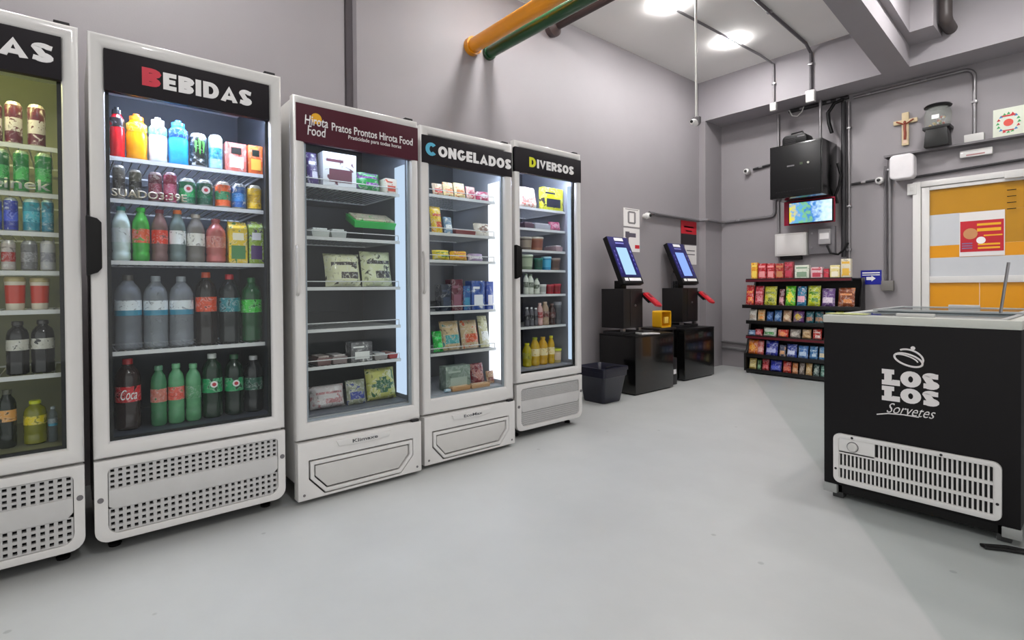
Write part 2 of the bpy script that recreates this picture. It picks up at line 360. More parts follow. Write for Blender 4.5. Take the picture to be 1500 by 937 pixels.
conduit([(-2.34, 6.72, 3.25), (-2.34, 6.72, 2.745)], 'steel conduit dropping from the beam into the cabinet top', 0.017, clips=[])
conduit([(-2.75, yb, 3.255), (-2.10, yb, 3.255)], 'dark horizontal cable run in the angle under the beam', 0.022, DKP, clips=[(-2.6, yb, 3.255), (-2.3, yb, 3.255), (-2.2, yb, 3.255)])
conduit([(-1.705, yb, 2.46), (-1.705, yb, 1.13)], 'vertical grey conduit on the left of the door', 0.018, clips=[(-1.705, yb, 2.35)])
conduit([(-1.745, yb, 2.40), (-1.745, yb, 1.13)], 'slim vertical conduit running along the grey one by the door', 0.009, GREYP)
o = G().box(-1.775, -1.665, WY - .06, WY, 1.03, 1.14).build('outlet_box', mat('#77736f', .5), None, .006); tag(o, 'grey outlet box below the vertical conduit beside the blue sign', 'outlet box')
o = conduit([(-2.07, yb, 2.25), (-1.84, yb, 2.26)], 'short black cable run leading right to a dome camera', 0.014, DKP, clips=[(-1.95, yb, 2.255)])
o = conduit([(-3.20, yb, 2.62), (-2.86, yb, 2.655)], 'short black conduit leading left from cabinet to a camera', 0.014, DKP, clips=[(-3.1, yb, 2.63)])
# conduit along the left wall, round the column, and up to the cabinet
xw = WX + 0.03
conduit([(xw, 5.31, 1.975), (xw, 6.40, 1.965), (xw + .03, 6.43, 1.965), (-3.62, 6.45, 1.965), (-3.62, 6.84, 1.965), (-3.58, yb, 1.965), (-2.99, yb, 1.975)] + arc((-2.99, yb, 2.035), 0.06, 270, 360, 'xz') + [(-2.93, yb, 2.5)],
        'grey conduit from the kiosk wall round the corner up to the cabinet', 0.021, GREYP, clips=[(xw, 5.4, 1.973), (-3.4, yb, 1.972)])
conduit([(-3.64, yb, 0.335), (-2.2, yb, 0.305)], 'upper of two low conduits along the back wall', 0.017)
conduit([(-3.64, yb, 0.25), (-2.2, yb, 0.22)], 'lower of two low conduits along the back wall', 0.019)
# cables hanging round the cabinet
conduit([(-2.13, 6.80, 3.22), (-2.22, 6.8, 3.2), (-2.28, 6.78, 3.10), (-2.27, 6.78, 2.98), (-2.24, 6.78, 2.86)], 'thick black cable loop hanging above the cabinet', 0.02, BLACK, name='cable')
conduit([(-2.19, 6.8, 2.50), (-2.15, 6.79, 2.36), (-2.17, 6.79, 2.24), (-2.21, 6.8, 2.14), (-2.19, 6.8, 2.04)], 'black cable curving down beside the cabinet', 0.014, BLACK, name='cable')
conduit([(-2.72, 6.80, 3.25), (-2.68, 6.79, 3.17), (-2.62, 6.79, 3.15), (-2.57, 6.79, 3.19), (-2.55, 6.80, 3.25)], 'thin pale cable loop under the beam above the cabinet', 0.006, WHITE2, name='cable')
conduit([(-2.30, 6.80, 1.56), (-2.26, 6.79, 1.47), (-2.18, 6.79, 1.45), (-2.12, 6.79, 1.50), (-2.08, 6.80, 1.58)], 'black cable tangle at the foot of the vertical pipes', 0.012, BLACK, name='cable')
# drain pipe by the ledge, top right
o = G().tube([(-1.115, 6.25, ZC), (-1.115, 6.25, 3.60)] + [(-1.115, 6.26, 3.565), (-1.115, 6.29, 3.545), (-1.115, BY, 3.54)], 0.052, 16).build('drain_pipe', mat('#47403f', .45)); tag(o, 'thick dark drain pipe with elbow above the stepped ledge', 'pipe')
# hanging camera on a rod
o = empty('hanging_camera', (-2.525, 4.331, 2.56))
G().tube([(0, 0, 0.04), (0, 0, ZC - 2.56)], 0.011, 10).build('rod', WHITE2, o)
G().lathe([(0.012, 0.06), (0.035, 0.05), (0.035, 0.0), (0.02, -0.02), (0.0, -0.026)][::-1], 16, (0.005, 0, 0)).build('camera_mount', GREYP, o)
G().lathe([(0.0, -0.05), (0.022, -0.045), (0.03, -0.02), (0.03, 0.02), (0.02, 0.03)], 16, (0, -0.03, 0), 'y').build('camera_body', WHITE, o)
G().lathe([(0.0, -0.058), (0.013, -0.056), (0.013, -0.045)], 12, (0, -0.03, 0), 'y').build('lens', BLACKG, o)
tag(o, 'small white camera on a long rod hanging from the ceiling', 'camera')
def dome_cam(loc, dirx, label, rz=0.0):
    o = empty('security_camera', loc, rz)
    G().lathe([(0.03, 0), (0.03, -0.02), (0.022, -0.03)], 18, (0, 0, 0), 'y').build('camera_base', WHITE2, o)
    G().lathe([(0.032, -0.025), (0.04, -0.04), (0.036, -0.075), (0.015, -0.09), (0.0, -0.092)], 18, (0, 0, 0), 'y').build('camera_body', WHITE, o)
    G().lathe([(0.018, -0.088), (0.016, -0.1), (0.0, -0.104)], 12, (0, 0, 0), 'y').build('lens', BLACKG, o)
    tag(o, label, 'camera')
dome_cam((-1.79, WY, 2.245), 0, 'white dome camera on back wall left of the door')
dome_cam((-3.27, WY, 2.60), 0, 'white dome camera on back wall left of the cabinet')
dome_cam((WX, 5.24, 1.93), 0, 'white dome camera on left wall above the first kiosk', R(90))
# ------------------------------------------------------------------ door
d = empty('door_1', (DX0, WY, 0)); d['kind'] = 'structure'
WD = DX1 - DX0
g = G(); g.box(0.001, 0.07, -0.03, 0.12, 0.0, DZ - .001); g.box(0.07, WD - .001, -0.03, 0.12, DZ - 0.06, DZ - .001); g.box(WD - 0.07, WD - .001, -0.03, 0.12, 0, DZ - .06)
g.build('door_frame', WHITE, d, 0.006)
g = G(); g.box(0.075, 0.14, -0.015, 0.05, 0.02, DZ - .065); g.box(WD - .14, WD - .075, -0.015, 0.05, 0.02, DZ - .065)
g.box(0.14, WD - .14, -0.015, 0.05, DZ - .1, DZ - .065); g.box(0.14, WD - .14, -0.015, 0.05, 1.113, 1.178); g.box(0.14, WD - .14, -0.015, 0.05, 0.02, 0.12)
g.build('door_leaf', WHITE, d, 0.005)
AMB = mat('#b88200', 0.3, var=0.12, scale=3); AMB2 = mat('#e09600', 0.3, var=0.05, scale=2)
FRO = mat('#c8cace', 0.4, var=0.02)
zz = [1.178, 1.371, 1.498, 1.819, DZ - .1]
for a, b, x0, x1, m, nm in [(zz[0], zz[1], .14, WD - .14, FRO, 'frosted_band'), (zz[1], zz[2], .14, WD - .14, AMB2, 'amber_pane'), (zz[2], zz[3], .14, .385, FRO, 'frosted_pane'), (zz[2], zz[3], .385, WD - .14, AMB, 'amber_pane'), (zz[3], zz[4], .14, WD - .14, AMB, 'amber_pane'), (0.12, 1.113, .14, .532, AMB2, 'amber_pane'), (0.12, 1.113, .534, WD - .14, AMB2, 'amber_pane')]:
    G().box(x0 + .0005, x1 - .0005, 0.01, 0.022, a + .0005, b - .0005).build(nm, m, d)
o = G().box(0.72, 0.95, -0.06, -0.032, 2.10, 2.17).build('door_closer', WHITE2, d, .006)
g = G()
for k in range(4): g.box(0.735, 0.80, -0.0165, -0.0155, 1.99 - k * .06, 1.998 - k * .06)
g.build('door_marks', BLACK, d)
PAP = mat('#e4e0de', .6, var=.02)
# posters ---------------------------------------------------------------
def poster(name, label, cat, facing, plane, u0, u1, v0, v1, blocks, base=PAP, grp=None, tilt=0):
    s = -1 if facing == 'y' else 1
    def bx(g, a, b, c, e, t0, t1, mi=0):
        lo, hi = sorted((plane + s * t0, plane + s * t1))
        g.box(a, b, lo, hi, c, e, mi) if facing == 'y' else g.box(lo, hi, a, b, c, e, mi)
    g = G(); bx(g, u0, u1, v0, v1, 0.0, 0.004); o = g.build(name, base)
    tag(o, label, cat)
    W, H = u1 - u0, v1 - v0
    for nm, m, rects in blocks:
        g = G()
        for (a, b, c, e) in rects: bx(g, u0 + a * W, u0 + b * W, v0 + c * H, v0 + e * H, 0.004, 0.0055)
        if nm == 'printed_lines': stuff(g.build(nm, m, o))
        else: g.build(nm, m, o)
    return o
RED = mat('#c01828', .5); RED2 = mat('#d84838', .5); YELP = mat('#f0b020', .5); GRNP = mat('#3c9c58', .5); BLUP = mat('#141c98', .4); PNK = mat('#e8a8a8', .5)
o = poster('door_poster', 'red and white poster taped to the amber door glass', 'poster', 'y', WY + .008, -1.12, -0.782, 1.375, 1.815,
       [('red_panel', RED, [(.02, .98, .1, .8)]), ], )
g = G()
for (a, b, c, e) in [(.4, .92, .68, .73), (.4, .92, .55, .62), (.55, .95, .44, .47), (.42, .9, .24, .28), (.42, .9, .16, .2)]: g.box(-1.12 + a*.338, -1.12 + b*.338, WY + .0005, WY + .0025, 1.375 + c*.44, 1.375 + e*.44)
stuff(g.build('printed_lines', YELP, o))
G().lathe([(0.055, 0), (0.055, .002)], 20, (-1.035, WY + .0005, 1.60), 'y').build('printed_bowl', mat('#c88c5c', .6), o)
G().lathe([(0.035, 0), (0.035, .003)], 20, (-0.955, WY - .0002, 1.53), 'y').build('printed_badge', TXT, o)
g = G()
for a in range(3): g.box(-1.10, -1.02, WY + .0005, WY + .002, 1.45 + a * .024, 1.462 + a * .024)
stuff(g.build('printed_lines', mat('#8a6a90', .6), o))
poster('wall_notice', 'white upper notice on left wall behind the first kiosk', 'notice', 'x', WX, 4.85, 5.15, 1.79, 2.0, [('printed_ring', mat('#8a8688', .6), [(.3, .7, .15, .25), (.3, .7, .75, .85), (.25, .35, .2, .8), (.65, .75, .2, .8)]), ('printed_lines', GREYP, [(.1, .9, .92, .95)])])
poster('wall_notice', 'white lower notice with dark blots on left wall behind the first kiosk', 'notice', 'x', WX, 4.85, 5.15, 1.50, 1.77, [('printed_blots', mat('#5a5460', .6), [(.1, .35, .6, .85), (.35, .75, .62, .8), (.15, .3, .25, .6)]), ('red_block', RED, [(.7, .98, .15, .3)])])
poster('wall_notice', 'red and black notice on left wall behind the second kiosk', 'notice', 'x', WX, 6.03, 6.40, 1.64, 1.945, [('red_panel', RED, [(.0, 1, .45, 1)]), ('printed_lines', TXT, [(.2, .8, .72, .78), (.3, .7, .55, .6)])], base=mat('#241c20', .5))
poster('wall_notice', 'pale notice hanging below the red and black one', 'notice', 'x', WX, 6.12, 6.40, 1.38, 1.63, [('printed_lines', GREYP, [(.15, .85, .7, .75), (.15, .85, .5, .55)])])
o = poster('blue_sign', 'small blue sign with white arrow beside the outlet box', 'sign', 'y', WY, -1.985, -1.785, 1.10, 1.26, [('printed_lines', TXT, [(.08, .92, .78, .86), (.08, .92, .64, .7)])], base=BLUP)
g = G().prism([(-1.93, 1.15), (-1.88, 1.15), (-1.88, 1.185), (-1.93, 1.185)], WY - .006, WY - .004, 'y').prism([(-1.88, 1.135), (-1.84, 1.168), (-1.88, 1.2)], WY - .006, WY - .004, 'y'); g.build('arrow', TXT, o)
# ------------------------------------------------------------------ things on the back wall above the door
RAIL = mat('#6d696c', .5)
tag(G().box(-1.735, 1.2, WY - .12, WY, 2.475, 2.495).build('wall_shelf', RAIL), 'long narrow grey shelf on the wall above the door', 'shelf')
tag(G().tube([(-1.50, yb, 2.235), (0.2, yb, 2.30)], .013, 10).build('conduit', DKP), 'thin dark conduit just above the white door frame', 'conduit')
o = G().prism(rrect(-1.675, -1.462, 2.215, 2.475, .045, .045), WY - .16, WY - .02, 'y').build('access_point', mat('#e6e2e4', .35), None, .018, 3); tag(o, 'rounded white wireless access point at the left end of the shelf', 'router')
G().box(-1.61, -1.53, WY - .02, WY, 2.3, 2.4).build('mount', GREYP, o)
o = G().box(-1.545, -1.465, WY - .04, WY, 2.05, 2.17).build('door_switch', WHITE, None, .006); tag(o, 'small white switch box under the access point', 'switch')
G().box(-1.52, -1.49, WY - .044, WY - .04, 2.09, 2.13).build('button', WHITE2, o, .001)
o = G().box(-1.11, -0.865, WY - .05, WY, 2.36, 2.43).build('emergency_light', WHITE, None, .008); tag(o, 'white emergency light bar under the wall shelf', 'light')
G().box(-1.06, -0.92, WY - .052, WY - .05, 2.372, 2.385).build('indicator', mat('#b08080', .4), o)
# crucifix
WOOD = mat('#cfbb96', .5, var=.15, scale=30); WOODR = mat('#8a3a24', .5)
o = empty('crucifix', (-1.564, WY, 2.59))
g = G().box(-.03, .03, -.03, -.002, 0.0, .35).box(-.105, -.03, -.03, -.002, .232, .275).box(.03, .105, -.03, -.002, .232, .275); g.build('cross', WOOD, o, .003)
g = G().box(-.018, .018, -.0335, -.03, .02, .2); g.build('inlay', mat('#e0c0a8', .5), o)
g = G().tube([(0, -.042, .06), (.004, -.046, .12), (0, -.045, .17), (0, -.045, .22)], .012, 8).tube([(-.075, -.038, .262), (-.03, -.042, .235), (0, -.044, .215), (.03, -.042, .235), (.075, -.038, .262)], .007, 8)
g.lathe([(0, .222), (.011, .23), (.013, .243), (.009, .255), (0, .26)], 10, (0, -.046, 0)); g.build('carved_figure', WOODR, o)
tag(o, 'small wooden crucifix on the wall above the door', 'crucifix')
# glass dispenser
o = empty('candy_dispenser', (-1.272, WY - .105, 2.495))
G().prism([(-.10, 0), (.10, 0), (.085, .20), (-.085, .20)], -.09, .09, 'y').box(-.11, .11, -.095, .095, .175, .205).build('base', mat('#060606', .4), o, .006)
G().lathe([(.085, .2), (.108, .24), (.112, .33), (.10, .38), (.085, .40)], 24).build('glass_jar', mat('#c4c8c2', .08, alpha=.32), o)
g = G(); rnd = random.Random(4)
for k in range(26):
    a = rnd.random() * 6.28; q = rnd.random() * .07; z = .215 + rnd.random() * .09
    g.lathe([(0, -.014), (.012, -.007), (.012, .007), (0, .014)], 6, (q * math.cos(a), q * math.sin(a), z), mi=k % 4)
stuff(g.build('candy', [mat('#b8543c', .4), mat('#c8a860', .4), mat('#e0dcd8', .4), mat('#7a8a50', .4)], o))
G().lathe([(.06, .395), (.112, .405), (.116, .415), (.1, .43), (.03, .437), (0, .437)], 24).build('lid', BLACK, o)
G().box(-.03, .03, -.112, -.108, .27, .31).build('jar_label', TXT, o)
tag(o, 'round glass candy dispenser with black base on the wall shelf', 'dispenser')
o = G().box(-.11, .11, -.006, .006, 0, .285).build('framed_board', mat('#d8dccc', .5), None, .002); o.location = (-.755, WY - .03, 2.497); o.rotation_euler = (R(-4), 0, 0)
tag(o, 'white square board with green wreath and red centre on the shelf', 'board')
g = G()
for k in range(16):
    a = k / 16 * 6.283
    g.prism([(.075 * math.cos(a) - .014, .14 + .09 * math.sin(a) - .012), (.075 * math.cos(a) + .014, .14 + .09 * math.sin(a) - .008), (.075 * math.cos(a), .14 + .09 * math.sin(a) + .014)], -.008, -.006, 'y', k % 4)
stuff(g.build('wreath', [GRNP, GRNP, mat('#3a78b0', .5), RED], o))
G().lathe([(.035, -.0085), (.035, -.006)], 16, (0, 0, .14), 'y').build('red_centre', RED2, o)
g = G().box(-.05, .05, -.008, -.006, .2, .215).box(-.04, .04, -.008, -.006, .06, .072); stuff(g.build('printed_lines', RED, o))
# ------------------------------------------------------------------ network cabinet, speaker, screen, panels
o = empty('network_cabinet', (-2.80, 6.44, 2.125))
G().box(0, .573, 0.012, .459, 0, .62).build('cabinet_body', BLACKG, o, .004)
G().box(.012, .561, 0, .012, .015, .605).build('door', dull(mat('#101011', .35), .3), o, .003)
g = G()
for k in range(14): g.box(.07 + k * .031, .088 + k * .031, -.002, 0, .07, .075)
stuff(g.build('vent_slots', DARK, o))
G().lathe([(.012, -.008), (.012, 0)], 14, (.43, 0, .37), 'y').build('lock', mat('#d8d8c8', .3, metal=.6), o)
G().box(.34, .37, -.003, 0, .36, .385).build('badge', mat('#3c4a30', .5), o)
G().box(.2, .28, -.002, 0, .355, .37).build('badge', GREYP, o)
tag(o, 'black metal network cabinet mounted high on the back wall', 'cabinet')
o = empty('black_recorder', (-2.70, 6.55, 2.745))
G().prism(rrect(0, .27, 0, .13, .015, .05), 0, .2, 'y').build('body', BLACK, o, .008)
g = G()
for k in range(4): g.box(.03, .15, -.003, 0, .03 + k * .02, .038 + k * .02)
g.build('vents', DARK, o)
G().box(.17, .25, -.003, .0, .09, .1).build('badge', GREYP, o)
G().tube([(.06, .1, .125), (.07, .1, .165), (.19, .1, .17), (.21, .1, .125)], .009, 8).build('handle', BLACK, o)
tag(o, 'small black speaker box with handle on top of the network cabinet', 'speaker')
o = empty('monitor', (-2.675, 6.72, 1.83))
MAG = mat('#a01838', .4)
G().box(-.075, .48, 0, .03, -.005, .285).build('red_surround', MAG, o, .003)
G().box(-.01, .475, -.03, 0, .0, .265).build('monitor_case', BLACK, o, .004)
def screenmat():
    m = bpy.data.materials.new('screen_picture'); m.use_nodes = True; nt = m.node_tree; nt.nodes.clear()
    out = nt.nodes.new('ShaderNodeOutputMaterial'); e = nt.nodes.new('ShaderNodeEmission'); tc = nt.nodes.new('ShaderNodeTexCoord')
    sp = nt.nodes.new('ShaderNodeSeparateXYZ'); r = nt.nodes.new('ShaderNodeValToRGB'); n = nt.nodes.new('ShaderNodeTexNoise'); n.inputs['Scale'].default_value = 22
    a = nt.nodes.new('ShaderNodeMath'); a.operation = 'MULTIPLY_ADD'; a.inputs[1].default_value = .7
    nt.links.new(tc.outputs['Generated'], sp.inputs[0]); nt.links.new(tc.outputs['Object'], n.inputs['Vector'])
    mm = nt.nodes.new('ShaderNodeMath'); mm.operation = 'MULTIPLY_ADD'; mm.inputs[1].default_value = .5; mm.inputs[2].default_value = -.02
    nt.links.new(n.outputs['Fac'], mm.inputs[0]); nt.links.new(sp.outputs[0], a.inputs[0]); nt.links.new(mm.outputs[0], a.inputs[2])
    cr = r.color_ramp; cr.elements[0].color = lin('#e8c820'); cr.elements[1].color = lin('#dff0f8')
    for p, c in ((.22, '#e0d040'), (.36, '#5a9adc'), (.5, '#7ab87a'), (.6, '#3a7ac8'), (.75, '#b8d8f0')): x = cr.elements.new(p); x.color = lin(c)
    nt.links.new(a.outputs[0], r.inputs[0]); nt.links.new(r.outputs[0], e.inputs[0]); nt.links.new(e.outputs[0], out.inputs[0]); e.inputs[1].default_value = .95
    return m
G().box(0, .465, -.032, -.03, .012, .255).build('screen', screenmat(), o)
G().box(.12, .3, .03, .18, .1, .2).build('wall_bracket', BLACK, o)
tag(o, 'lit screen with red surround under the network cabinet', 'screen')
o = G().box(-2.895, -2.53, WY - .1, WY, 1.46, 1.74).build('distribution_panel', WHITE2, None, .008); tag(o, 'white distribution panel on the wall above the snack rack', 'electrical panel')
G().box(-2.87, -2.555, WY - .104, WY - .1, 1.485, 1.715).build('panel_door', WHITE, o, .002)
G().box(-2.84, -2.60, WY - .08, WY - .01, 1.415, 1.46).build('cable_duct', BLACK, o, .002)
o = G().box(-2.52, -2.235, WY - .05, WY, 1.47, 1.79).build('meter_board', mat('#757276', .5), None, .004); tag(o, 'grey meter board right of the white distribution panel', 'electrical panel')
G().box(-2.40, -2.27, WY - .085, WY - .05, 1.58, 1.76).build('meter', mat('#a8a6a8', .4), o, .006)
G().box(-2.385, -2.285, WY - .088, WY - .085, 1.64, 1.71).build('meter_window', TXT, o, .001)
g = G(); g.lathe([(.012, -.056), (.012, -.05)], 10, (-2.48, WY, 1.72), 'y'); g.lathe([(.012, -.056), (.012, -.05)], 10, (-2.48, WY, 1.55), 'y'); g.build('screws', STEEL, o)
# ------------------------------------------------------------------ fridges (local frame: x = 0 at the door front, y along the width, z up)
GLASS = glassmat('door_glass')
LEDS = {1: emitmat('fridge_led_warm', '#f0ec9c', 32), 2: emitmat('fridge_led_cool', '#cfdcff', 105), 3: emitmat('fridge_led_side', '#c8dcf4', 0.75), 4: emitmat('fridge_led_bright', '#f0f4ff', 1.15), 5: emitmat('fridge_led_top', '#d8e0ff', 60)}
FX = {1: (-2.734, -0.70), 2: (-2.734, 0.074), 3: (-2.719, 0.875), 4: (-2.763, 1.633), 5: (-2.849, 2.454)}
FW = {1: .745, 2: .75, 3: .711, 4: .72, 5: .695}
LIP = {1: [1.675, 1.485, 1.328, 1.171, 1.014, .753], 2: [1.673, 1.490, 1.220, .822], 3: [1.655, 1.373, 1.099, .871, .669], 4: [1.690, 1.447, 1.271, .937, .668], 5: [1.70, 1.542, 1.376, 1.225, 1.035, .788]}
FLOORZ = {1: .475, 2: .475, 3: .435, 4: .425, 5: .485}
NAMES = {1: 'leftmost fridge', 2: 'BEBIDAS fridge', 3: 'maroon headed fridge', 4: 'CONGELADOS fridge', 5: 'DIVERSOS fridge'}
FLAB = {1: 'white glass door drinks fridge at the far left, cut by the frame', 2: 'white glass door drinks fridge headed BEBIDAS', 3: 'white glass door freezer with maroon header Pratos Prontos',
        4: 'white glass door freezer headed CONGELADOS', 5: 'narrow white glass door fridge headed DIVERSOS at the row end'}
def frame_mesh(g, y0, y1, z0, z1, wl, wr, wt, wb, prof):
    rings = []
    for t, x in prof:
        rings.append([(x, y0 + wl * t, z0 + wb * t), (x, y1 - wr * t, z0 + wb * t), (x, y1 - wr * t, z1 - wt * t), (x, y0 + wl * t, z1 - wt * t)])
    vs = [p for r_ in rings for p in r_]; fs = []
    for i in range(len(rings) - 1):
        for k in range(4): fs.append((i*4 + k, i*4 + (k+1) % 4, (i+1)*4 + (k+1) % 4, (i+1)*4 + k))
    g.add(vs, fs)
def fridge(n):
    X, Y = FX[n]; W = FW[n]; perf = n in (1, 2, 5)
    root = empty('display_fridge', (X, Y, 0)); tag(root, FLAB[n], 'fridge')
    top = 2.157 if perf else 2.08; dz = 0.405 if perf else .325; D = -.70
    if n == 4: top = 2.085
    # cabinet shell, outer skin
    t = .045; bz = .10; xf = -.055
    g = G(); g.box(D, xf, 0.004, t, bz, top - .01); g.box(D, xf, W - t, W - .004, bz, top - .01); g.box(D, xf, t, W - t, top - .05, top - .01)
    g.box(D, D + .04, t, W - t, bz, top - .05); g.box(D, xf, t, W - t, bz, FLOORZ[n] - .012)
    g.build('cabinet', WHITE2, root, .004)
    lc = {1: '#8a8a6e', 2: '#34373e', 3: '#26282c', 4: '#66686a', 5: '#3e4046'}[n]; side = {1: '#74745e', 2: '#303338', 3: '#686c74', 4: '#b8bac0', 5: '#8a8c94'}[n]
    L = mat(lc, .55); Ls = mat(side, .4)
    e = .0015
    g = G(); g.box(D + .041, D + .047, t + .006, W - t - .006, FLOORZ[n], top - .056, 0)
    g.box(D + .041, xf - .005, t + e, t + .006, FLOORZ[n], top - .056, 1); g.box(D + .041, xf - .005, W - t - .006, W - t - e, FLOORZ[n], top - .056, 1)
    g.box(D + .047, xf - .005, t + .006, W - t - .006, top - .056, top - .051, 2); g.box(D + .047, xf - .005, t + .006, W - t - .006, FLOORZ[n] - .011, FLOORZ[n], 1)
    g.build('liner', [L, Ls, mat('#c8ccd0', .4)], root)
    if n in (3, 4):
        G().box(D + .048, D + .075, .16, W - .16, .95 if n == 3 else 1.0, 1.62).build('rear_duct', mat('#2a2c30' if n == 3 else '#6a6c70', .5), root, .004)
    else:
        G().box(D + .2, D + .3, W * .62, W * .62 + .1, top - .066, top - .0565).build('lamp_vent', DARK, root, .003)
    # door
    d = empty('door', (0, 0, 0)); d.parent = root
    prof = [(0, -.05), (0, -.012), (.06, -.004), (.2, 0), (.6, 0), (.85, -.006), (1, -.016), (1, -.05)]
    wl, wr = (.054, .054) if n in (1, 2) else (.058, .038) if n == 3 else (.062, .06) if n == 4 else (.055, .045)
    wb = .06 if n != 3 else .085
    if n == 4: wb = .09
    wt = .06 if perf else .05
    if n == 5: wt = .045
    g = G(); frame_mesh(g, 0, W, dz, top, wl, wr, wt, wb, prof)
    g.build('door_frame', WHITE, d, 0, angle=50)
    gz0, gz1 = dz + wb, top - wt
    G().box(-.032, -.026, wl - .001, W - wr + .001, gz0 - .001, gz1 + .001).build('glass', GLASS, d)
    g = G(); y0, y1 = wl, W - wr
    g.ring([(y0, gz0), (y1, gz0), (y1, gz1), (y0, gz1)], [(y0 + .014, gz0 + .012), (y1 - .014, gz0 + .012), (y1 - .014, gz1), (y0 + .014, gz1)], -.048, -.034)
    g.build('gasket', BLACK if n in (1, 2, 5) else mat('#9aa0a8', .4), d)
    if perf:
        h = G().prism([(-.014, 1.158), (.022, 1.172), (.036, 1.19), (.036, 1.376), (.022, 1.392), (-.014, 1.402)], -.002, .03, 'x')
        h.build('handle', BLACK, d, .004)
    else:
        h = G().tube([(.002, .012, 1.07), (.022, .008, 1.085), (.026, .008, 1.12), (.026, .008, 1.27), (.022, .008, 1.30), (.002, .012, 1.315)], .009, 10); h.build('handle', WHITE2, d)
    # header
    HB = dull(mat('#19141a', .55), .25) if n != 3 else dull(mat('#4c1626', .55), .3)
    hy0, hy1, hz0, hz1 = {1: (.052, W - .052, 1.93, 2.10), 2: (.052, .692, 1.925, 2.097), 3: (.012, .711, 1.848, 2.04), 4: (.006, .718, 1.858, 2.026), 5: (.0, .695, 1.93, 2.108)}[n]
    hp = G().box(-.03, .003, hy0, hy1, hz0, hz1).build('header_panel', HB, root, .002)
    pl = .0032; H = hz1 - hz0
    if n == 1:
        block('BEBIDAS', 'header_lettering', hp, TXT, 'x', hy0 + .12, W - .075, hz0 + .055, hz0 + .128, pl)
    if n == 2:
        block('B', 'header_letter', hp, mat('#d01c38', .4), 'x', .180, .246, 1.975, 2.053, pl)
        block('EBIDAS', 'header_lettering', hp, TXT, 'x', .256, .612, 1.975, 2.048, pl)
    if n == 3:
        text('Hirota\nFood', 'logo_lettering', hp, TXT, 'x', .055, .175, 1.885, 1.985, pl + .001, .012, .1, line=.75)
        G().lathe([(.028, 0), (.028, .002)], 18, (.002, .115, 1.975), 'x').build('logo_sun', YELP, hp)
        text('Pratos Prontos Hirota Food', 'header_lettering', hp, TXT, 'x', .195, .675, 1.93, 1.972, pl, .014)
        text('Praticidade para todas horas', 'header_subtitle', hp, TXT, 'x', .285, .60, 1.895, 1.922, pl, .008)
    if n == 4:
        block('C', 'header_letter', hp, mat('#58b8d8', .4), 'x', .03, .108, 1.905, 1.985, pl)
        block('ONGELADOS', 'header_lettering', hp, TXT, 'x', .12, .705, 1.908, 1.975, pl)
    if n == 5:
        block('D', 'header_letter', hp, mat('#e0e020', .4), 'x', .135, .20, 1.98, 2.052, pl)
        block('IVERSOS', 'header_lettering', hp, TXT, 'x', .212, .605, 1.98, 2.045, pl)
    # lamps
    lz = hz0 + .03
    G().box(-.085, -.05, .09, W - .09, lz, lz + .012).build('led_strip', LEDS[n] if n in (1, 2, 5) else emitmat('fridge_led_top_cool', '#d8e6ff', 14), root)
    if n in (3, 4, 5):
        G().box({3: -.18, 4: -.20, 5: -.095}[n], -.062, W - t - .013, W - t - .008, FLOORZ[n] + .03, top - .25).build('led_strip', LEDS[3 if n == 3 else 4 if n == 4 else 3], root)  # in both freezers widened so the glow also stands for the lit side wall
    # shelves
    SW = mat('#d4d4d2', .35)
    for z in LIP[n]:
        g = G(); a, b = t + .012, W - t - .012
        g.box(-.128, -.12, a, b, z - .009, z + .009)
        g.box(-.60, -.594, a, b, z - .003, z + .005)
        for yy in (a, b - .006): g.box(-.60, -.128, yy, yy + .006, z - .004, z + .006)
        for k in range(1, 19):
            yy = a + (b - a) * k / 19; g.box(-.594, -.128, yy - .002, yy + .002, z + .002, z + .006)
        if n in (3, 4):
            g.tube([(-.124, a + .01, z), (-.124, a + .01, z + .04), (-.124, b - .01, z + .04), (-.124, b - .01, z)], .003, 6)
        g.build('shelf', SW, root)
    # base
    if perf:
        z0, z1 = .055, .395; body = rrect(.0, W, z0, z1, .05, .004)
        inner = rrect(.045, W - .035, z0 + .03, z1 - .035, .04, .02)
        base = G().ring(body, inner, -.03, .0).build('base_frame', WHITE, root, .004)
        G().box(-.045, -.032, .02, W - .02, z0 + .01, z1 - .01).build('base_backing', BLACK, root)
        mid0, mid1 = z0 + .135, z0 + .215
        g = G().prism([(.047, mid0 + .01), (.065, mid0), (W - .055, mid0), (W - .037, mid0 + .02), (W - .037, mid1), (.047, mid1)], -.03, -.002, 'x'); g.build('base_band', mat('#c8c7c6', .35), root, .003)
        g = G(); ya, yb_ = .047, W - .037
        pitch = .026 if n != 5 else .014; nv = int((yb_ - ya) / pitch)
        for za, zb in ((z0 + .032, mid0 + .001), (mid1 - .001, z1 - .037)):
            rows = 4 if n != 5 else 7; hgt = (zb - za) / rows
            for k in range(rows + 1): zz_ = za + k * hgt; g.box(-.028, -.0085, ya, yb_, max(za, zz_ - hgt * .23), min(zb, zz_ + hgt * .23))
            for k in range(nv + 1): yy = ya + k * (yb_ - ya) / nv; g.box(-.0279, -.008, max(ya, yy - pitch * .25), min(yb_, yy + pitch * .25), za, zb)
        stuff(g.build('base_grille', mat('#bdbcbb', .35), root))
        for yy, zz_ in ((.02, .235), (W - .016, .265)): G().lathe([(.011, 0), (.011, .003)], 12, (.0, yy, zz_), 'x').build('base_screw', GREYP, root)
        g = G(); g.box(-.66, -.04, .03, W - .03, .045, .10); g.build('underframe', BLACK, root)
        for xx in (-.1, -.62):
            for yy in (.07, W - .07): G().lathe([(.022, 0), (.024, .012), (.012, .02), (.012, .05)], 12, (xx, yy, 0)).build('foot', BLACK, root)
    else:
        z0, z1 = .022, .318
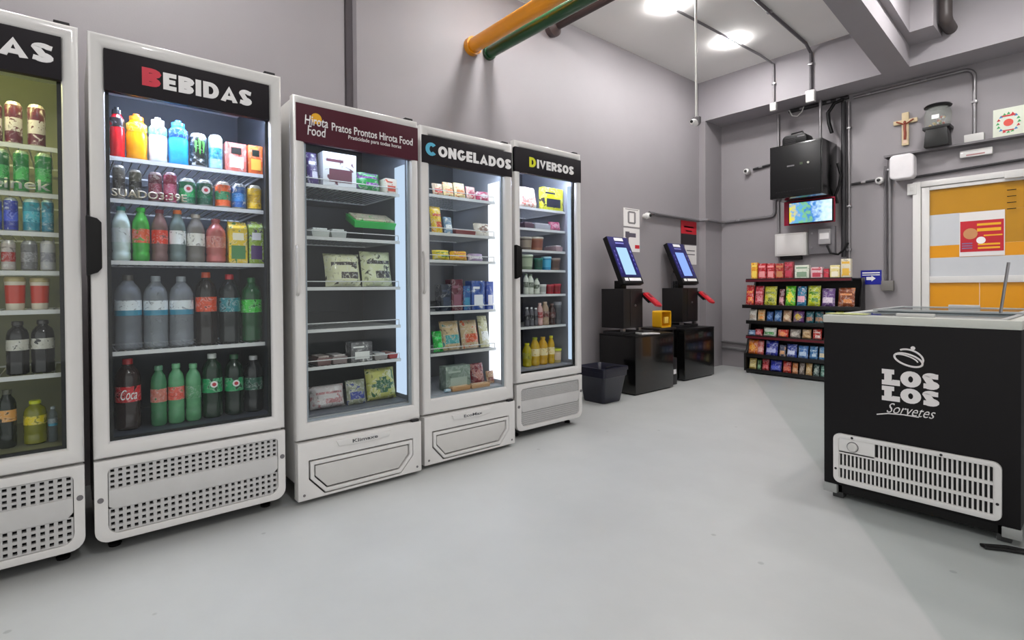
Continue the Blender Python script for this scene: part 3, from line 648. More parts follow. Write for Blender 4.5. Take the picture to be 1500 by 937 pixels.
        bp = [(0, z0), (.10, z0 - .004), (W - .10, z0 - .004), (W, z0), (W, z1 - .01), (W * .5, z1 + .0), (0, z1 - .01)]
        G().box(-.05, -.012, 0, W, z0, z1 - .002).build('base_plate', WHITE2, root, .004)
        hexa = [(.055, .125), (.135, .036), (W - .135, .036), (W - .055, .125), (W - .055, .222), (.055, .222)]
        col = [(.0, z0), (W * .3, z0), (W * .7, z0), (W, z0), (W, z1 - .002), (0, z1 - .002)]
        g = G().ring(col, hexa, -.012, .012); g.build('base_surround', WHITE, root, .005)
        g = G().prism(hexa, -.0125, -.011, 'x'); g.build('base_groove', mat('#4a484a', .6), root)
        g = G().ring(shrink(hexa, .007), shrink(hexa, .026), -.011, .017); g.build('base_bead', WHITE, root, .004)
        g = G().prism(shrink(hexa, .033), -.011, .010, 'x'); g.build('base_pad', WHITE2, root, .004)
        g = G().prism([(.21, .268), (.30, .262), (.41, .262), (.50, .268), (.515, .300), (.195, .300)], .0, .02, 'x'); b_ = g.build('badge', WHITE, root, .005)
        text('EcoMax' if n == 4 else 'Klimaxe', 'badge_lettering', b_, mat('#4a4c50', .5), 'x', .285, .43, .272, .290, .0201, .01)
        for yy in (.03, W - .03): G().lathe([(.007, .011), (.007, .0135)], 10, (0, yy, .05), 'x').build('base_screw', GREYP, root)
        G().box(-.015, .012, W - .06, W - .015, .315, .33).build('lower_hinge', DARK, root, .002)
        for xx in (-.1, -.62):
            for yy in (.07, W - .07): G().lathe([(.022, 0), (.024, .012), (.012, .02), (.012, .1)], 12, (xx, yy, 0)).build('foot', BLACK, root)
    G().box(-.06, -.012, W - .075, W - .025, top - .002, top + .012).build('upper_hinge', DARK, root, .003)
    return root
for n in (1, 2, 3, 4, 5):
    root_ = fridge(n)
    if n == 1: text('keinek', 'shelf_lettering', root_, mat('#b4b8ac', .5), 'x', .44, .655, 1.502, 1.545, -.10, .015)
    if n == 2: text('SUADO3:39E', 'shelf_lettering', root_, mat('#b4a890', .5), 'x', .075, .355, 1.505, 1.54, -.10, .02)
# ------------------------------------------------------------------ products
def m_(c): return mat(c, .28, coat=.4, var=.05, scale=30)
def clearish(c): return mat(c, .15, coat=.3, var=.2, scale=20, alpha=.5)
def can(w, h, c, cap, acc, nm='drink_can'):
    r = w / 2; k = min(.012, r * .25)
    g = G(); g.lathe([(r - k, 0), (r, k), (r, h * .30), (r, h * .62), (r, h - k * 2), (r - k * .9, h - k * .3), (r - k, h)], 20, mis=[1, 0, 2, 0, 1, 1])
    o = g.build(nm, [printmat(c, cap, 40, .15), mat(cap, .3, metal=.4), printmat(acc, c, 50, .3)])
    g = G().lathe([(r - k * 1.3, h - .002), (r - k * 1.3, h + .001)], 16); g.box(-.008, .012, -.006, .006, h + .001, h + .0025)
    g.build('lid', STEEL, o); return o
def bottle(w, h, c, cap, lab, kind, rowlow=False):
    r = w / 2; rc = min(.016, r * .42)
    if kind == 'big': pr = [(r * .8, 0), (r, .03 * h), (r, .2 * h), (r * .95, .23 * h), (r, .27 * h), (r, .70 * h), (r * .96, .76 * h), (r * .82, .83 * h), (r * .5, .89 * h), (rc * 1.0, .93 * h), (rc, .95 * h)]
    elif kind == 'sport': pr = [(r * .88, 0), (r, .04 * h), (r * .94, .14 * h), (r, .24 * h), (r, .55 * h), (r * .93, .6 * h), (r, .66 * h), (r * .95, .76 * h), (r * .6, .86 * h), (rc * 1.1, .9 * h)]
    else: pr = [(r * .82, 0), (r, .04 * h), (r, .14 * h), (r * .93, .18 * h), (r, .23 * h), (r, .64 * h), (r * .93, .73 * h), (r * .7, .82 * h), (rc * 1.1, .9 * h), (rc, .93 * h)]
    isclear = c in ('#8f949c', '#9aa0a6', '#9a9fa6', '#9a948c', '#5a666c')
    o = G().lathe(pr, 20).build('bottle', clearish(c) if isclear else mat(c, .2, coat=.25, var=.3, scale=30))
    q = 1.25 if kind != 'sport' else 1.7
    if kind == 'sport': G().lathe([(rc * q, .86 * h), (rc * q, .94 * h), (rc * .8, .955 * h), (rc * .8, h)], 16).build('cap', m_(cap), o)
    else: G().lathe([(rc * q, .925 * h), (rc * q, .99 * h), (rc * q * .9, h)], 16).build('cap', m_(cap), o)
    a, b = {'big': (.46, .66), 'sport': (.6, .78), 'pet': (.34, .6)}[kind]
    if rowlow: a, b = .40, .62
    if kind == 'sport': pts = [(r * .95, a * h), (r * 1.012, .66 * h), (r * .965, b * h)]
    else: pts = [(r * 1.012, a * h), (r * 1.012, b * h * .35 + a * h * .65), (r * 1.0, b * h)]
    n_ = 20
    l = G().lathe(pts, 20, mis=[1, 0] if kind == 'big' and isclear else [0, 0]).build('label', [printmat(lab, c, 45, .4), m_('#3a8ca8')], o)
    return o
def tub(w, h, c, lid, lab):
    r = w / 2; o = G().lathe([(r * .8, 0), (r * .86, h * .2), (r * .93, h * .75), (r * .97, h * .88)], 20, mis=[0, 1, 0]).build('food_tub', [m_(c), m_(lab)])
    G().lathe([(r, h * .86), (r, h * .96), (r * .9, h)], 20).build('lid', m_(lid), o); return o
def box(w, h, c, acc, dep=.07, nm='food_carton', badge=None):
    o = G().box(-dep, 0, -w / 2, w / 2, 0, h).build(nm, printmat(c, acc, 20, .25), None, min(.003, w * .04))
    G().box(.0, .0012, -w * .32, w * .36, h * .14, h * .52).build('printed_panel', m_(acc), o)
    if badge: G().box(.0, .0014, -w * .25, w * .25, h * .62, h * .84).build('printed_badge', m_(badge), o)
    elif w > .06: G().box(.0, .0012, -w * .4, w * .1, h * .72, h * .8).build('printed_band', m_(acc), o)
    return o
def carton(w, h, c, acc, acc2):
    d = min(w, .075)
    o = G().prism([(-d, 0), (0, 0), (0, h * .82), (-d * .5, h), (-d, h * .82)], -w / 2, w / 2, 'y').build('juice_carton', printmat(c, acc2, 40), None, .002)
    o.data.update()
    G().box(.0, .0012, -w * .38, w * .38, h * .1, h * .42).build('printed_panel', m_(acc2), o); G().box(.0, .0012, -w * .3, w * .3, h * .55, h * .72).build('printed_panel', m_(acc), o)
    return o
BAGN = [0]
def bag(w, h, c, acc, th=.05, nm='snack_bag', axis='x'):
    BAGN[0] += 1; rnd = random.Random(BAGN[0] * 7)
    nu, nv = 8, 10; g = G(); idx = {}; fs = []; ms = []
    px_, py_ = rnd.random() * 6, rnd.random() * 6
    for side in (1, -1):
        for j in range(nv + 1):
            for i in range(nu + 1):
                u, v = i / nu * 2 - 1, j / nv * 2 - 1; edge = i in (0, nu) or j in (0, nv)
                if edge and side == -1: idx[side, i, j] = idx[1, i, j]; continue
                t = th / 2 * (max(0, 1 - u ** 4) ** .6) * (max(0, 1 - (v * .98) ** 6) ** .6) * (1 + .12 * math.sin(5 * u + px_) * math.cos(6 * v + py_))
                if abs(v) > .88: t *= .25
                pin = 1 - .04 * (1 - v * v)
                yy = u * w / 2 * pin; zz_ = h / 2 * (1 + v)
                p = (side * t, yy, zz_) if axis == 'x' else (yy, -side * t, zz_)
                idx[side, i, j] = len(g.v); g.v.append(p)
    pat = rnd.choice((0, 1, 2))
    for side in (1, -1):
        for j in range(nv):
            for i in range(nu):
                u, v = (i + .5) / nu * 2 - 1, (j + .5) / nv * 2 - 1
                if pat == 0: a = (u * u / .5 + (v + .1) ** 2 / .18) < 1
                elif pat == 1: a = -.55 < v < -.05 and abs(u) < .7
                else: a = (abs(u - .2) < .45 and -.7 < v < -.25) or (abs(u) < .7 and .3 < v < .5)
                q = [idx[side, i, j], idx[side, i + 1, j], idx[side, i + 1, j + 1], idx[side, i, j + 1]]
                if len(set(q)) < 3: continue
                g.f.append(q); g.m.append(1 if a else 0)
    return g.build(nm, [printmat(c, acc, 34 if w < .12 else 24), printmat(acc, c, 60)], angle=60)
def tray(w, h, c, acc, d=.14):
    hh = max(.022, h)
    o = G().prism([(-w / 2 + .006, 0), (w / 2 - .006, 0), (w / 2, hh * .8), (-w / 2, hh * .8)], -d, 0, 'x').build('food_tray', m_(c), None, .003)
    G().box(-d + .01, -.01, -w / 2 + .012, w / 2 - .012, hh * .8, hh).build('film_top', printmat(acc, c, 38), o, .003)
    return o
SH = ['top shelf', 'second shelf', 'third shelf', 'fourth shelf', 'fifth shelf', 'sixth shelf', 'floor']
ITEMS = [
 (2, 0, 0.177, 0.053, 0.223, 'sport', '#c8101c', '#151515', '#20181a', 'red sports drink bottle with black cap'),
 (2, 0, 0.248, 0.079, 0.21, 'sport', '#f59a00', '#f07818', '#f6c020', 'orange sports drink bottle with orange cap'),
 (2, 0, 0.328, 0.072, 0.209, 'sport', '#dfe8ee', '#eef4f8', '#6fb9a0', 'clear pale sports drink bottle with white cap'),
 (2, 0, 0.408, 0.081, 0.213, 'sport', '#2f9fe8', '#3a88c8', '#174a86', 'bright blue sports drink bottle'),
 (2, 0, 0.489, 0.072, 0.163, 'energy', '#101612', '#c0c4c4', '#58d048', 'black tall can with three green claw strokes'),
 (2, 0, 0.562, 0.058, 0.168, 'can', '#8fc3d4', '#d4dcdc', '#3a8fae', 'pale silver blue tall can'),
 (2, 0, 0.647, 0.093, 0.142, 'box', '#e8786a', '#f4ece4', '#2a2a2a', 'pink red drink carton with dark top badge'),
 (2, 0, 0.739, 0.072, 0.144, 'box', '#ee6a2c', '#f8c050', '#23302a', 'orange drink carton with dark top badge'),
 (2, 1, 0.18, 0.043, 0.149, 'can', '#6a6660', '#b8b4ac', '#3a3430', 'grey small can with dark band'),
 (2, 1, 0.239, 0.044, 0.137, 'can', '#4c4a3a', '#a8a49a', '#2a2622', 'dark olive small can'),
 (2, 1, 0.314, 0.051, 0.137, 'can', '#5c1c2c', '#a89898', '#8a3a4a', 'dark wine red small can'),
 (2, 1, 0.371, 0.052, 0.144, 'can', '#8c1c3c', '#b09aa0', '#c05a78', 'crimson small can'),
 (2, 1, 0.441, 0.066, 0.126, 'can', '#0c6a44', '#c8ccc8', '#20b060', 'green can with white round mark on the left'),
 (2, 1, 0.513, 0.067, 0.128, 'can', '#0a4c38', '#c8ccc8', '#0e6a48', 'dark green can with white round mark'),
 (2, 1, 0.592, 0.066, 0.129, 'can', '#e8622a', '#d0c8c0', '#3a8a5a', 'orange soda can'),
 (2, 1, 0.663, 0.064, 0.127, 'can', '#12569c', '#c4c8cc', '#3a8ad0', 'blue soda can'),
 (2, 1, 0.736, 0.065, 0.128, 'can', '#e6b80c', '#ccc8b8', '#c89a08', 'yellow soda can'),
 (2, 2, 0.186, 0.065, 0.241, 'pet', '#cfe0dc', '#1f8f84', '#dfe8ea', 'pale clear bottle with teal cap'),
 (2, 2, 0.258, 0.063, 0.242, 'pet', '#3fa83c', '#35b83a', '#e05a2a', 'green soda bottle with green cap'),
 (2, 2, 0.329, 0.061, 0.24, 'pet', '#7c5a58', '#7a1c30', '#e03a1c', 'bottle with bright red label and wine cap'),
 (2, 2, 0.4, 0.065, 0.243, 'pet', '#6a7a78', '#e2702a', '#eef0ee', 'bottle with orange cap and white label'),
 (2, 2, 0.474, 0.073, 0.23, 'pet', '#9a948c', '#b4a89c', '#e8e4da', 'clear bottle with cream shoulder label'),
 (2, 2, 0.561, 0.083, 0.215, 'pet', '#b4605a', '#a44a50', '#c87a6a', 'pink red juice bottle'),
 (2, 2, 0.652, 0.083, 0.208, 'carton', '#e8c41c', '#efe6c8', '#3a7a3a', 'yellow juice carton with green panel'),
 (2, 2, 0.754, 0.105, 0.216, 'carton', '#8ea834', '#e8e4ec', '#4a2860', 'green and purple grape juice carton'),
 (2, 3, 0.209, 0.096, 0.336, 'big', '#8f949c', '#52504e', '#dfe6ea', 'large clear water bottle at left with blue banded label'),
 (2, 3, 0.312, 0.091, 0.332, 'big', '#9aa0a6', '#8c9298', '#dfe6ea', 'large clear water bottle second from left'),
 (2, 3, 0.413, 0.095, 0.331, 'big', '#9a9fa6', '#8c9298', '#dfe6ea', 'large clear water bottle beside the dark sodas'),
 (2, 3, 0.516, 0.087, 0.352, 'big', '#1c1512', '#b8401c', '#dc4a20', 'large dark soda bottle with orange red label'),
 (2, 3, 0.622, 0.097, 0.343, 'big', '#141c1c', '#b01420', '#1f8088', 'large dark soda bottle with teal label and red cap'),
 (2, 3, 0.737, 0.099, 0.327, 'big', '#0a4a22', '#0c5a2a', '#3ec43a', 'large dark green soda bottle'),
 (2, 4, 0.203, 0.091, 0.315, 'big', '#2a1a18', '#b0141e', '#d02830', 'large cola bottle with red label at bottom left'),
 (2, 4, 0.318, 0.063, 0.274, 'big', '#3f7a52', '#58886a', '#c87868', 'large green tinted bottle behind the glass'),
 (2, 4, 0.385, 0.067, 0.277, 'big', '#5c9a6c', '#6aa87a', '#e06050', 'large pale green bottle with coral label'),
 (2, 4, 0.454, 0.063, 0.27, 'big', '#5c9a6c', '#6aa87a', '#5a9a6a', 'large pale green bottle without bright label'),
 (2, 4, 0.537, 0.084, 0.31, 'big', '#0c2a18', '#c8ccc8', '#1f9a5c', 'large dark bottle with green label and white cap'),
 (2, 4, 0.637, 0.086, 0.298, 'big', '#0c2216', '#184a2a', '#1f9a5c', 'large dark bottle with green label and dark cap'),
 (2, 4, 0.751, 0.091, 0.283, 'big', '#16181a', '#a8a8a8', '#2a5a48', 'large black bottle at bottom right'),
 (1, 0, -0.215, 0.051, 0.156, 'can', '#5a1428', '#c8b8b8', '#c8bcbc', 'tall maroon can cut by the left edge'),
 (1, 0, -0.156, 0.05, 0.169, 'can', '#5a1428', '#d8c8c8', '#c8bcbc', 'tall maroon can with silver band left of the pair'),
 (1, 0, -0.088, 0.053, 0.171, 'can', '#5a1428', '#d8c8c8', '#c8bcbc', 'tall maroon can with silver band right of the pair'),
 (1, 1, -0.197, 0.051, 0.166, 'can', '#0e6a2c', '#b8ccb8', '#3cae50', 'green beer can at the left edge'),
 (1, 1, -0.136, 0.045, 0.167, 'can', '#128034', '#b8d0b8', '#48b858', 'green beer can in the middle'),
 (1, 1, -0.069, 0.051, 0.167, 'can', '#128034', '#b8d0b8', '#48b858', 'green beer can at right'),
 (1, 2, -0.215, 0.042, 0.127, 'can', '#143c9c', '#c0c8d0', '#3a68c8', 'deep blue can cut by the left edge'),
 (1, 2, -0.168, 0.041, 0.132, 'can', '#1c30a0', '#b8c0d8', '#4a60d8', 'deep blue can'),
 (1, 2, -0.107, 0.051, 0.139, 'can', '#1c8ca0', '#c0d8dc', '#4ab8c8', 'teal can'),
 (1, 2, -0.058, 0.037, 0.135, 'can', '#1a7890', '#b0c8d0', '#3a98b0', 'dull teal can at right'),
 (1, 3, -0.177, 0.041, 0.119, 'can', '#b8aca8', '#ccc8c4', '#b02820', 'white can with red mark'),
 (1, 3, -0.116, 0.049, 0.12, 'can', '#6c6a6c', '#a8a8a8', '#8a888a', 'plain grey silver can'),
 (1, 3, -0.059, 0.046, 0.123, 'can', '#b4b2b6', '#c8c4c0', '#86848c', 'pale silver can'),
 (1, 4, -0.16, 0.068, 0.132, 'tub', '#d8cdb8', '#b0a070', '#c83a24', 'cream jar with red round mark on the left'),
 (1, 4, -0.086, 0.064, 0.129, 'tub', '#d8cdb8', '#b0a070', '#c83a24', 'cream jar with red round mark on the right'),
 (1, 5, -0.155, 0.066, 0.215, 'big', '#141210', '#2a2622', '#c8c4b8', 'dark beer bottle with cream label on the left'),
 (1, 5, -0.079, 0.07, 0.217, 'big', '#141210', '#2a2622', '#c8c4b8', 'dark beer bottle with cream label on the right'),
 (1, 6, -0.189, 0.054, 0.23, 'big', '#182018', '#4a4a3a', '#e0a050', 'dark bottle with bright patchwork label'),
 (1, 6, -0.106, 0.069, 0.175, 'big', '#7a7a10', '#c8d020', '#e4cc10', 'yellow bottle with yellow green cap'),
 (1, 6, -0.052, 0.029, 0.145, 'big', '#5a666c', '#8a9498', '#7a8890', 'grey clear bottle by the door edge'),
 (3, 0, 1.035, 0.062, 0.188, 'bag', '#4a3272', '#e8e4f0', '', 'purple and white frozen fruit bag'),
 (3, 0, 1.169, 0.191, 0.189, 'box', '#e6e8ea', '#6a3a4a', '', 'large white carton with dark berry picture'),
 (3, 0, 1.353, 0.167, 0.116, 'bag', '#1f9a48', '#7a3a90', '', 'green frozen food bag with purple print'),
 (3, 0, 1.506, 0.121, 0.088, 'box', '#e8dccc', '#d05038', '', 'small cream and red carton at right'),
 (3, 1, 1.06, 0.103, 0.062, 'tray', '#c8ccc4', '#e0e4e0', '', 'flat pale tray at far left'),
 (3, 1, 1.162, 0.092, 0.056, 'tray', '#b8bcb8', '#d4d8d4', '', 'flat clear tray in the middle'),
 (3, 1, 1.383, 0.263, 0.11, 'tray', '#22b44a', '#d8ccb0', '', 'bright green ready meal tray tilted up'),
 (3, 2, 1.212, 0.212, 0.193, 'bag', '#dcdcb4', '#4a423c', '', 'cream pasta bag with brown label on the left'),
 (3, 2, 1.426, 0.202, 0.214, 'bag', '#d4d8ac', '#3c3a36', '', 'cream pasta bag with brown label on the right'),
 (3, 4, 1.072, 0.081, 0.076, 'tray', '#7a5a58', '#b8a8a0', '', 'dull red meat tray'),
 (3, 4, 1.161, 0.088, 0.085, 'tray', '#8a7a78', '#c8c0bc', '', 'greyish meat tray with pale film'),
 (3, 4, 1.287, 0.129, 0.112, 'box', '#5c5a5c', '#e4e4e0', '', 'dark standing meat pack with white label'),
 (3, 4, 1.409, 0.087, 0.038, 'tray', '#9a9490', '#dcdcd8', '', 'small tray with pale sticker'),
 (3, 4, 1.507, 0.095, 0.034, 'tray', '#b03434', '#d8a8a0', '', 'small bright red meat tray at right'),
 (3, 5, 1.097, 0.195, 0.125, 'bag', '#c4bcbc', '#b07a7c', '', 'large pale pinkish bag of frozen chicken'),
 (3, 5, 1.259, 0.116, 0.138, 'bag', '#8a8e78', '#2c3a8c', '', 'clear bag with blue bottom print'),
 (3, 5, 1.448, 0.233, 0.186, 'bag', '#b8b862', '#1f5a34', '', 'yellow bag with dark green top'),
 (4, 0, 1.855, 0.08, 0.083, 'bag', '#e8c8a0', '#c83c34', '', 'cream bag with red print at far left'),
 (4, 0, 1.941, 0.083, 0.102, 'bag', '#ecd49c', '#e08850', '', 'pale yellow bag'),
 (4, 0, 2.034, 0.091, 0.11, 'bag', '#f0dca4', '#d88a54', '', 'pale yellow orange bag in the middle'),
 (4, 0, 2.123, 0.078, 0.094, 'bag', '#e4b8a8', '#c04a60', '', 'pink bag with crimson print'),
 (4, 0, 2.225, 0.115, 0.069, 'bag', '#c04868', '#e8d8d8', '', 'small crimson and white pack at right'),
 (4, 1, 1.856, 0.085, 0.181, 'bag', '#f0c818', '#d85018', '', 'tall yellow bag at left'),
 (4, 1, 1.936, 0.067, 0.114, 'bag', '#7a9cb8', '#e8ece8', '', 'small blue grey pack'),
 (4, 1, 2.058, 0.168, 0.035, 'tray', '#8a4848', '#c8b0a8', '', 'flat red brown meat pack'),
 (4, 1, 2.241, 0.173, 0.093, 'bag', '#e8e0d0', '#8a6a58', '', 'cream white bag with brown print'),
 (4, 2, 1.881, 0.132, 0.067, 'bag', '#ecd424', '#6a9a3c', '', 'yellow bag with green print'),
 (4, 2, 2.021, 0.139, 0.064, 'bag', '#f0b820', '#dc6a28', '', 'golden yellow bag with orange print'),
 (4, 2, 2.158, 0.124, 0.051, 'bag', '#b8a0c4', '#f0ecf0', '', 'lilac and white pack'),
 (4, 3, 1.894, 0.076, 0.175, 'box', '#1c2434', '#3a4458', '', 'black navy carton at left'),
 (4, 3, 1.982, 0.089, 0.208, 'box', '#5a2030', '#8a5a6a', '', 'dark maroon carton'),
 (4, 3, 2.06, 0.057, 0.165, 'box', '#24508c', '#4a90b0', '', 'deep blue carton'),
 (4, 3, 2.155, 0.109, 0.199, 'box', '#3858a0', '#e8ecf0', '', 'blue carton with white front panel'),
 (4, 3, 2.283, 0.108, 0.194, 'box', '#3c54a4', '#e8e4ec', '', 'blue and white carton at right'),
 (4, 4, 1.853, 0.074, 0.136, 'bag', '#10a838', '#40e068', '', 'bright green bag at left'),
 (4, 4, 1.97, 0.152, 0.198, 'bag', '#c8b088', '#4ca0a0', '', 'tan snack bag with teal mark'),
 (4, 4, 2.127, 0.145, 0.196, 'bag', '#c0a884', '#cc5428', '', 'tan snack bag with orange mark'),
 (4, 4, 2.273, 0.136, 0.223, 'bag', '#c8c498', '#f0f0ea', '', 'pale green bag with white top'),
 (4, 5, 1.963, 0.194, 0.158, 'box', '#7c8c80', '#a8b4a8', '', 'grey green ribbed carton'),
 (4, 5, 2.158, 0.113, 0.149, 'bag', '#7a2c34', '#b07a70', '', 'dark red meat bag'),
 (4, 5, 2.279, 0.118, 0.088, 'bag', '#b8906c', '#8a4a3c', '', 'tan and brown meat bag'),
 (4, 5, 1.961, 0.15, 0.029, 'tray', '#c09468', '#d8b48c', '', 'flat tan pastry pack in front'),
 (4, 5, 2.121, 0.159, 0.028, 'tray', '#c8a078', '#e0c09c', '', 'flat peach tan pastry pack in front'),
 (4, 5, 1.859, 0.053, -0.004, 'bag', '#9cc0d4', '#e4ecf0', '', 'small light blue pack in front'),
 (5, 0, 2.753, 0.19, 0.178, 'bag', '#f0dccc', '#e07a6a', '', 'white and peach pack at left'),
 (5, 0, 2.989, 0.26, 0.178, 'box', '#c8c818', '#2c2c38', '', 'bright yellow pack with dark border'),
 (5, 1, 2.718, 0.102, 0.071, 'tray', '#5a4450', '#8a7884', '', 'dark flat pack at left'),
 (5, 1, 2.861, 0.173, 0.051, 'tray', '#a8a8b0', '#d0d0d8', '', 'pale grey flat pack'),
 (5, 1, 3.058, 0.196, 0.075, 'bag', '#d85c8c', '#f0b8cc', '', 'pink pack'),
 (5, 2, 2.718, 0.1, 0.101, 'tub', '#6a5a50', '#b8b0a0', '#a09080', 'stack of brown dessert tubs at left'),
 (5, 2, 2.836, 0.124, 0.108, 'tub', '#a06850', '#d0c8b8', '#8a5040', 'reddish brown tub'),
 (5, 2, 3.064, 0.127, 0.054, 'tray', '#b89aa0', '#e4dcdc', '', 'low pink white tray'),
 (5, 3, 2.725, 0.118, 0.117, 'tub', '#7c8c70', '#c8d0b8', '#a8b498', 'grey green yoghurt tub'),
 (5, 3, 2.837, 0.083, 0.091, 'tub', '#145a48', '#1f7a64', '#0e4a3c', 'dark green tub'),
 (5, 3, 2.939, 0.105, 0.107, 'tub', '#2488b8', '#a8dcec', '#48b0d8', 'light blue yoghurt tub'),
 (5, 3, 3.065, 0.123, 0.098, 'tub', '#7a5c50', '#a89a90', '#5a4038', 'brown pudding tub'),
 (5, 4, 2.691, 0.043, 0.157, 'pet', '#d8dcd0', '#8a9a80', '#606a58', 'small white yoghurt bottle at far left'),
 (5, 4, 2.742, 0.052, 0.153, 'pet', '#d8dcd0', '#8a9a80', '#606a58', 'small white yoghurt bottle second from left'),
 (5, 4, 2.806, 0.05, 0.124, 'pet', '#d8dcd0', '#8a9a80', '#606a58', 'small white yoghurt bottle beside the white tub'),
 (5, 4, 2.876, 0.072, 0.076, 'tub', '#d0d0cc', '#e8e8e4', '#a8a8a4', 'white square tub'),
 (5, 4, 2.969, 0.095, 0.075, 'tub', '#b01c2c', '#c83c4c', '#8a1420', 'bright red tub on the left'),
 (5, 4, 3.081, 0.108, 0.08, 'tub', '#b01c2c', '#c83c4c', '#8a1420', 'bright red tub on the right'),
 (5, 5, 2.697, 0.042, 0.146, 'pet', '#5c5a60', '#e8e8e8', '#1c1c20', 'small dark bottle with white cap at far left'),
 (5, 5, 2.743, 0.04, 0.145, 'pet', '#5c5a60', '#e8e8e8', '#1c1c20', 'small dark bottle with white cap, second'),
 (5, 5, 2.787, 0.037, 0.139, 'pet', '#5c5a60', '#e8e8e8', '#1c1c20', 'small dark bottle with white cap, third'),
 (5, 5, 2.838, 0.051, 0.176, 'pet', '#c8a09c', '#d8b8b0', '#a04040', 'pinkish bottle'),
 (5, 5, 2.902, 0.066, 0.184, 'pet', '#a89078', '#c8b098', '#6a3428', 'tan bottle'),
 (5, 5, 2.982, 0.073, 0.168, 'pet', '#3c2420', '#7a5a50', '#5a2820', 'dark brown bottle'),
 (5, 5, 3.09, 0.087, 0.18, 'tub', '#5c5c60', '#8a8a90', '#48484c', 'grey cup'),
 (5, 6, 2.71, 0.072, 0.18, 'pet', '#b0a010', '#d8d020', '#a8a020', 'short yellow green bottle'),
 (5, 6, 2.795, 0.077, 0.218, 'pet', '#c8a008', '#a8b020', '#ecd8a0', 'yellow bottle with cream label, left of three'),
 (5, 6, 2.883, 0.082, 0.217, 'pet', '#c89808', '#c8a020', '#ecd8a0', 'yellow bottle with cream label, middle of three'),
 (5, 6, 2.977, 0.084, 0.221, 'pet', '#c8a008', '#e0dc20', '#ecd8a0', 'yellow bottle with cream label, right of three'),
 (5, 6, 3.082, 0.111, 0.113, 'tub', '#b8a468', '#c8d020', '#e0c8b0', 'short pale tub with yellow green lid'),
]
CATS = {'sport': 'bottle', 'pet': 'bottle', 'big': 'bottle', 'can': 'can', 'energy': 'can', 'box': 'carton', 'carton': 'carton', 'bag': 'bag', 'tray': 'food tray', 'tub': 'tub'}
# neighbours on one shelf share the gap between them
def spread(rows, key, ic, iw, skip):
    rows = [list(r) for r in rows]; by = {}
    for r in rows:
        if not skip(r): by.setdefault(key(r), []).append(r)
    for g_ in by.values():
        g_.sort(key=lambda r: r[ic])
        for a, b in zip(g_, g_[1:]):
            ov = (a[ic] + a[iw] / 2) - (b[ic] - b[iw] / 2) + .003
            if ov > 0:
                a[ic] -= ov / 4; a[iw] -= ov / 2; b[ic] += ov / 4; b[iw] -= ov / 2
    return rows
def widen(r):
    r = list(r); W = FW[r[0]]; Y = FX[r[0]][1]; lo, hi = Y + .054, Y + W - (.054 if r[0] < 3 else .066)
    if r[5] in ('can', 'energy', 'pet', 'big', 'sport') and r[0] < 3: r[3] *= 1.06
    a, b = max(lo, r[2] - r[3] / 2), min(hi, r[2] + r[3] / 2)
    if r[5] in ('box', 'bag', 'tray', 'carton'): r[2], r[3] = (a + b) / 2, b - a
    else: r[2] = min(max(r[2], lo + r[3] / 2), hi - r[3] / 2)
    return r
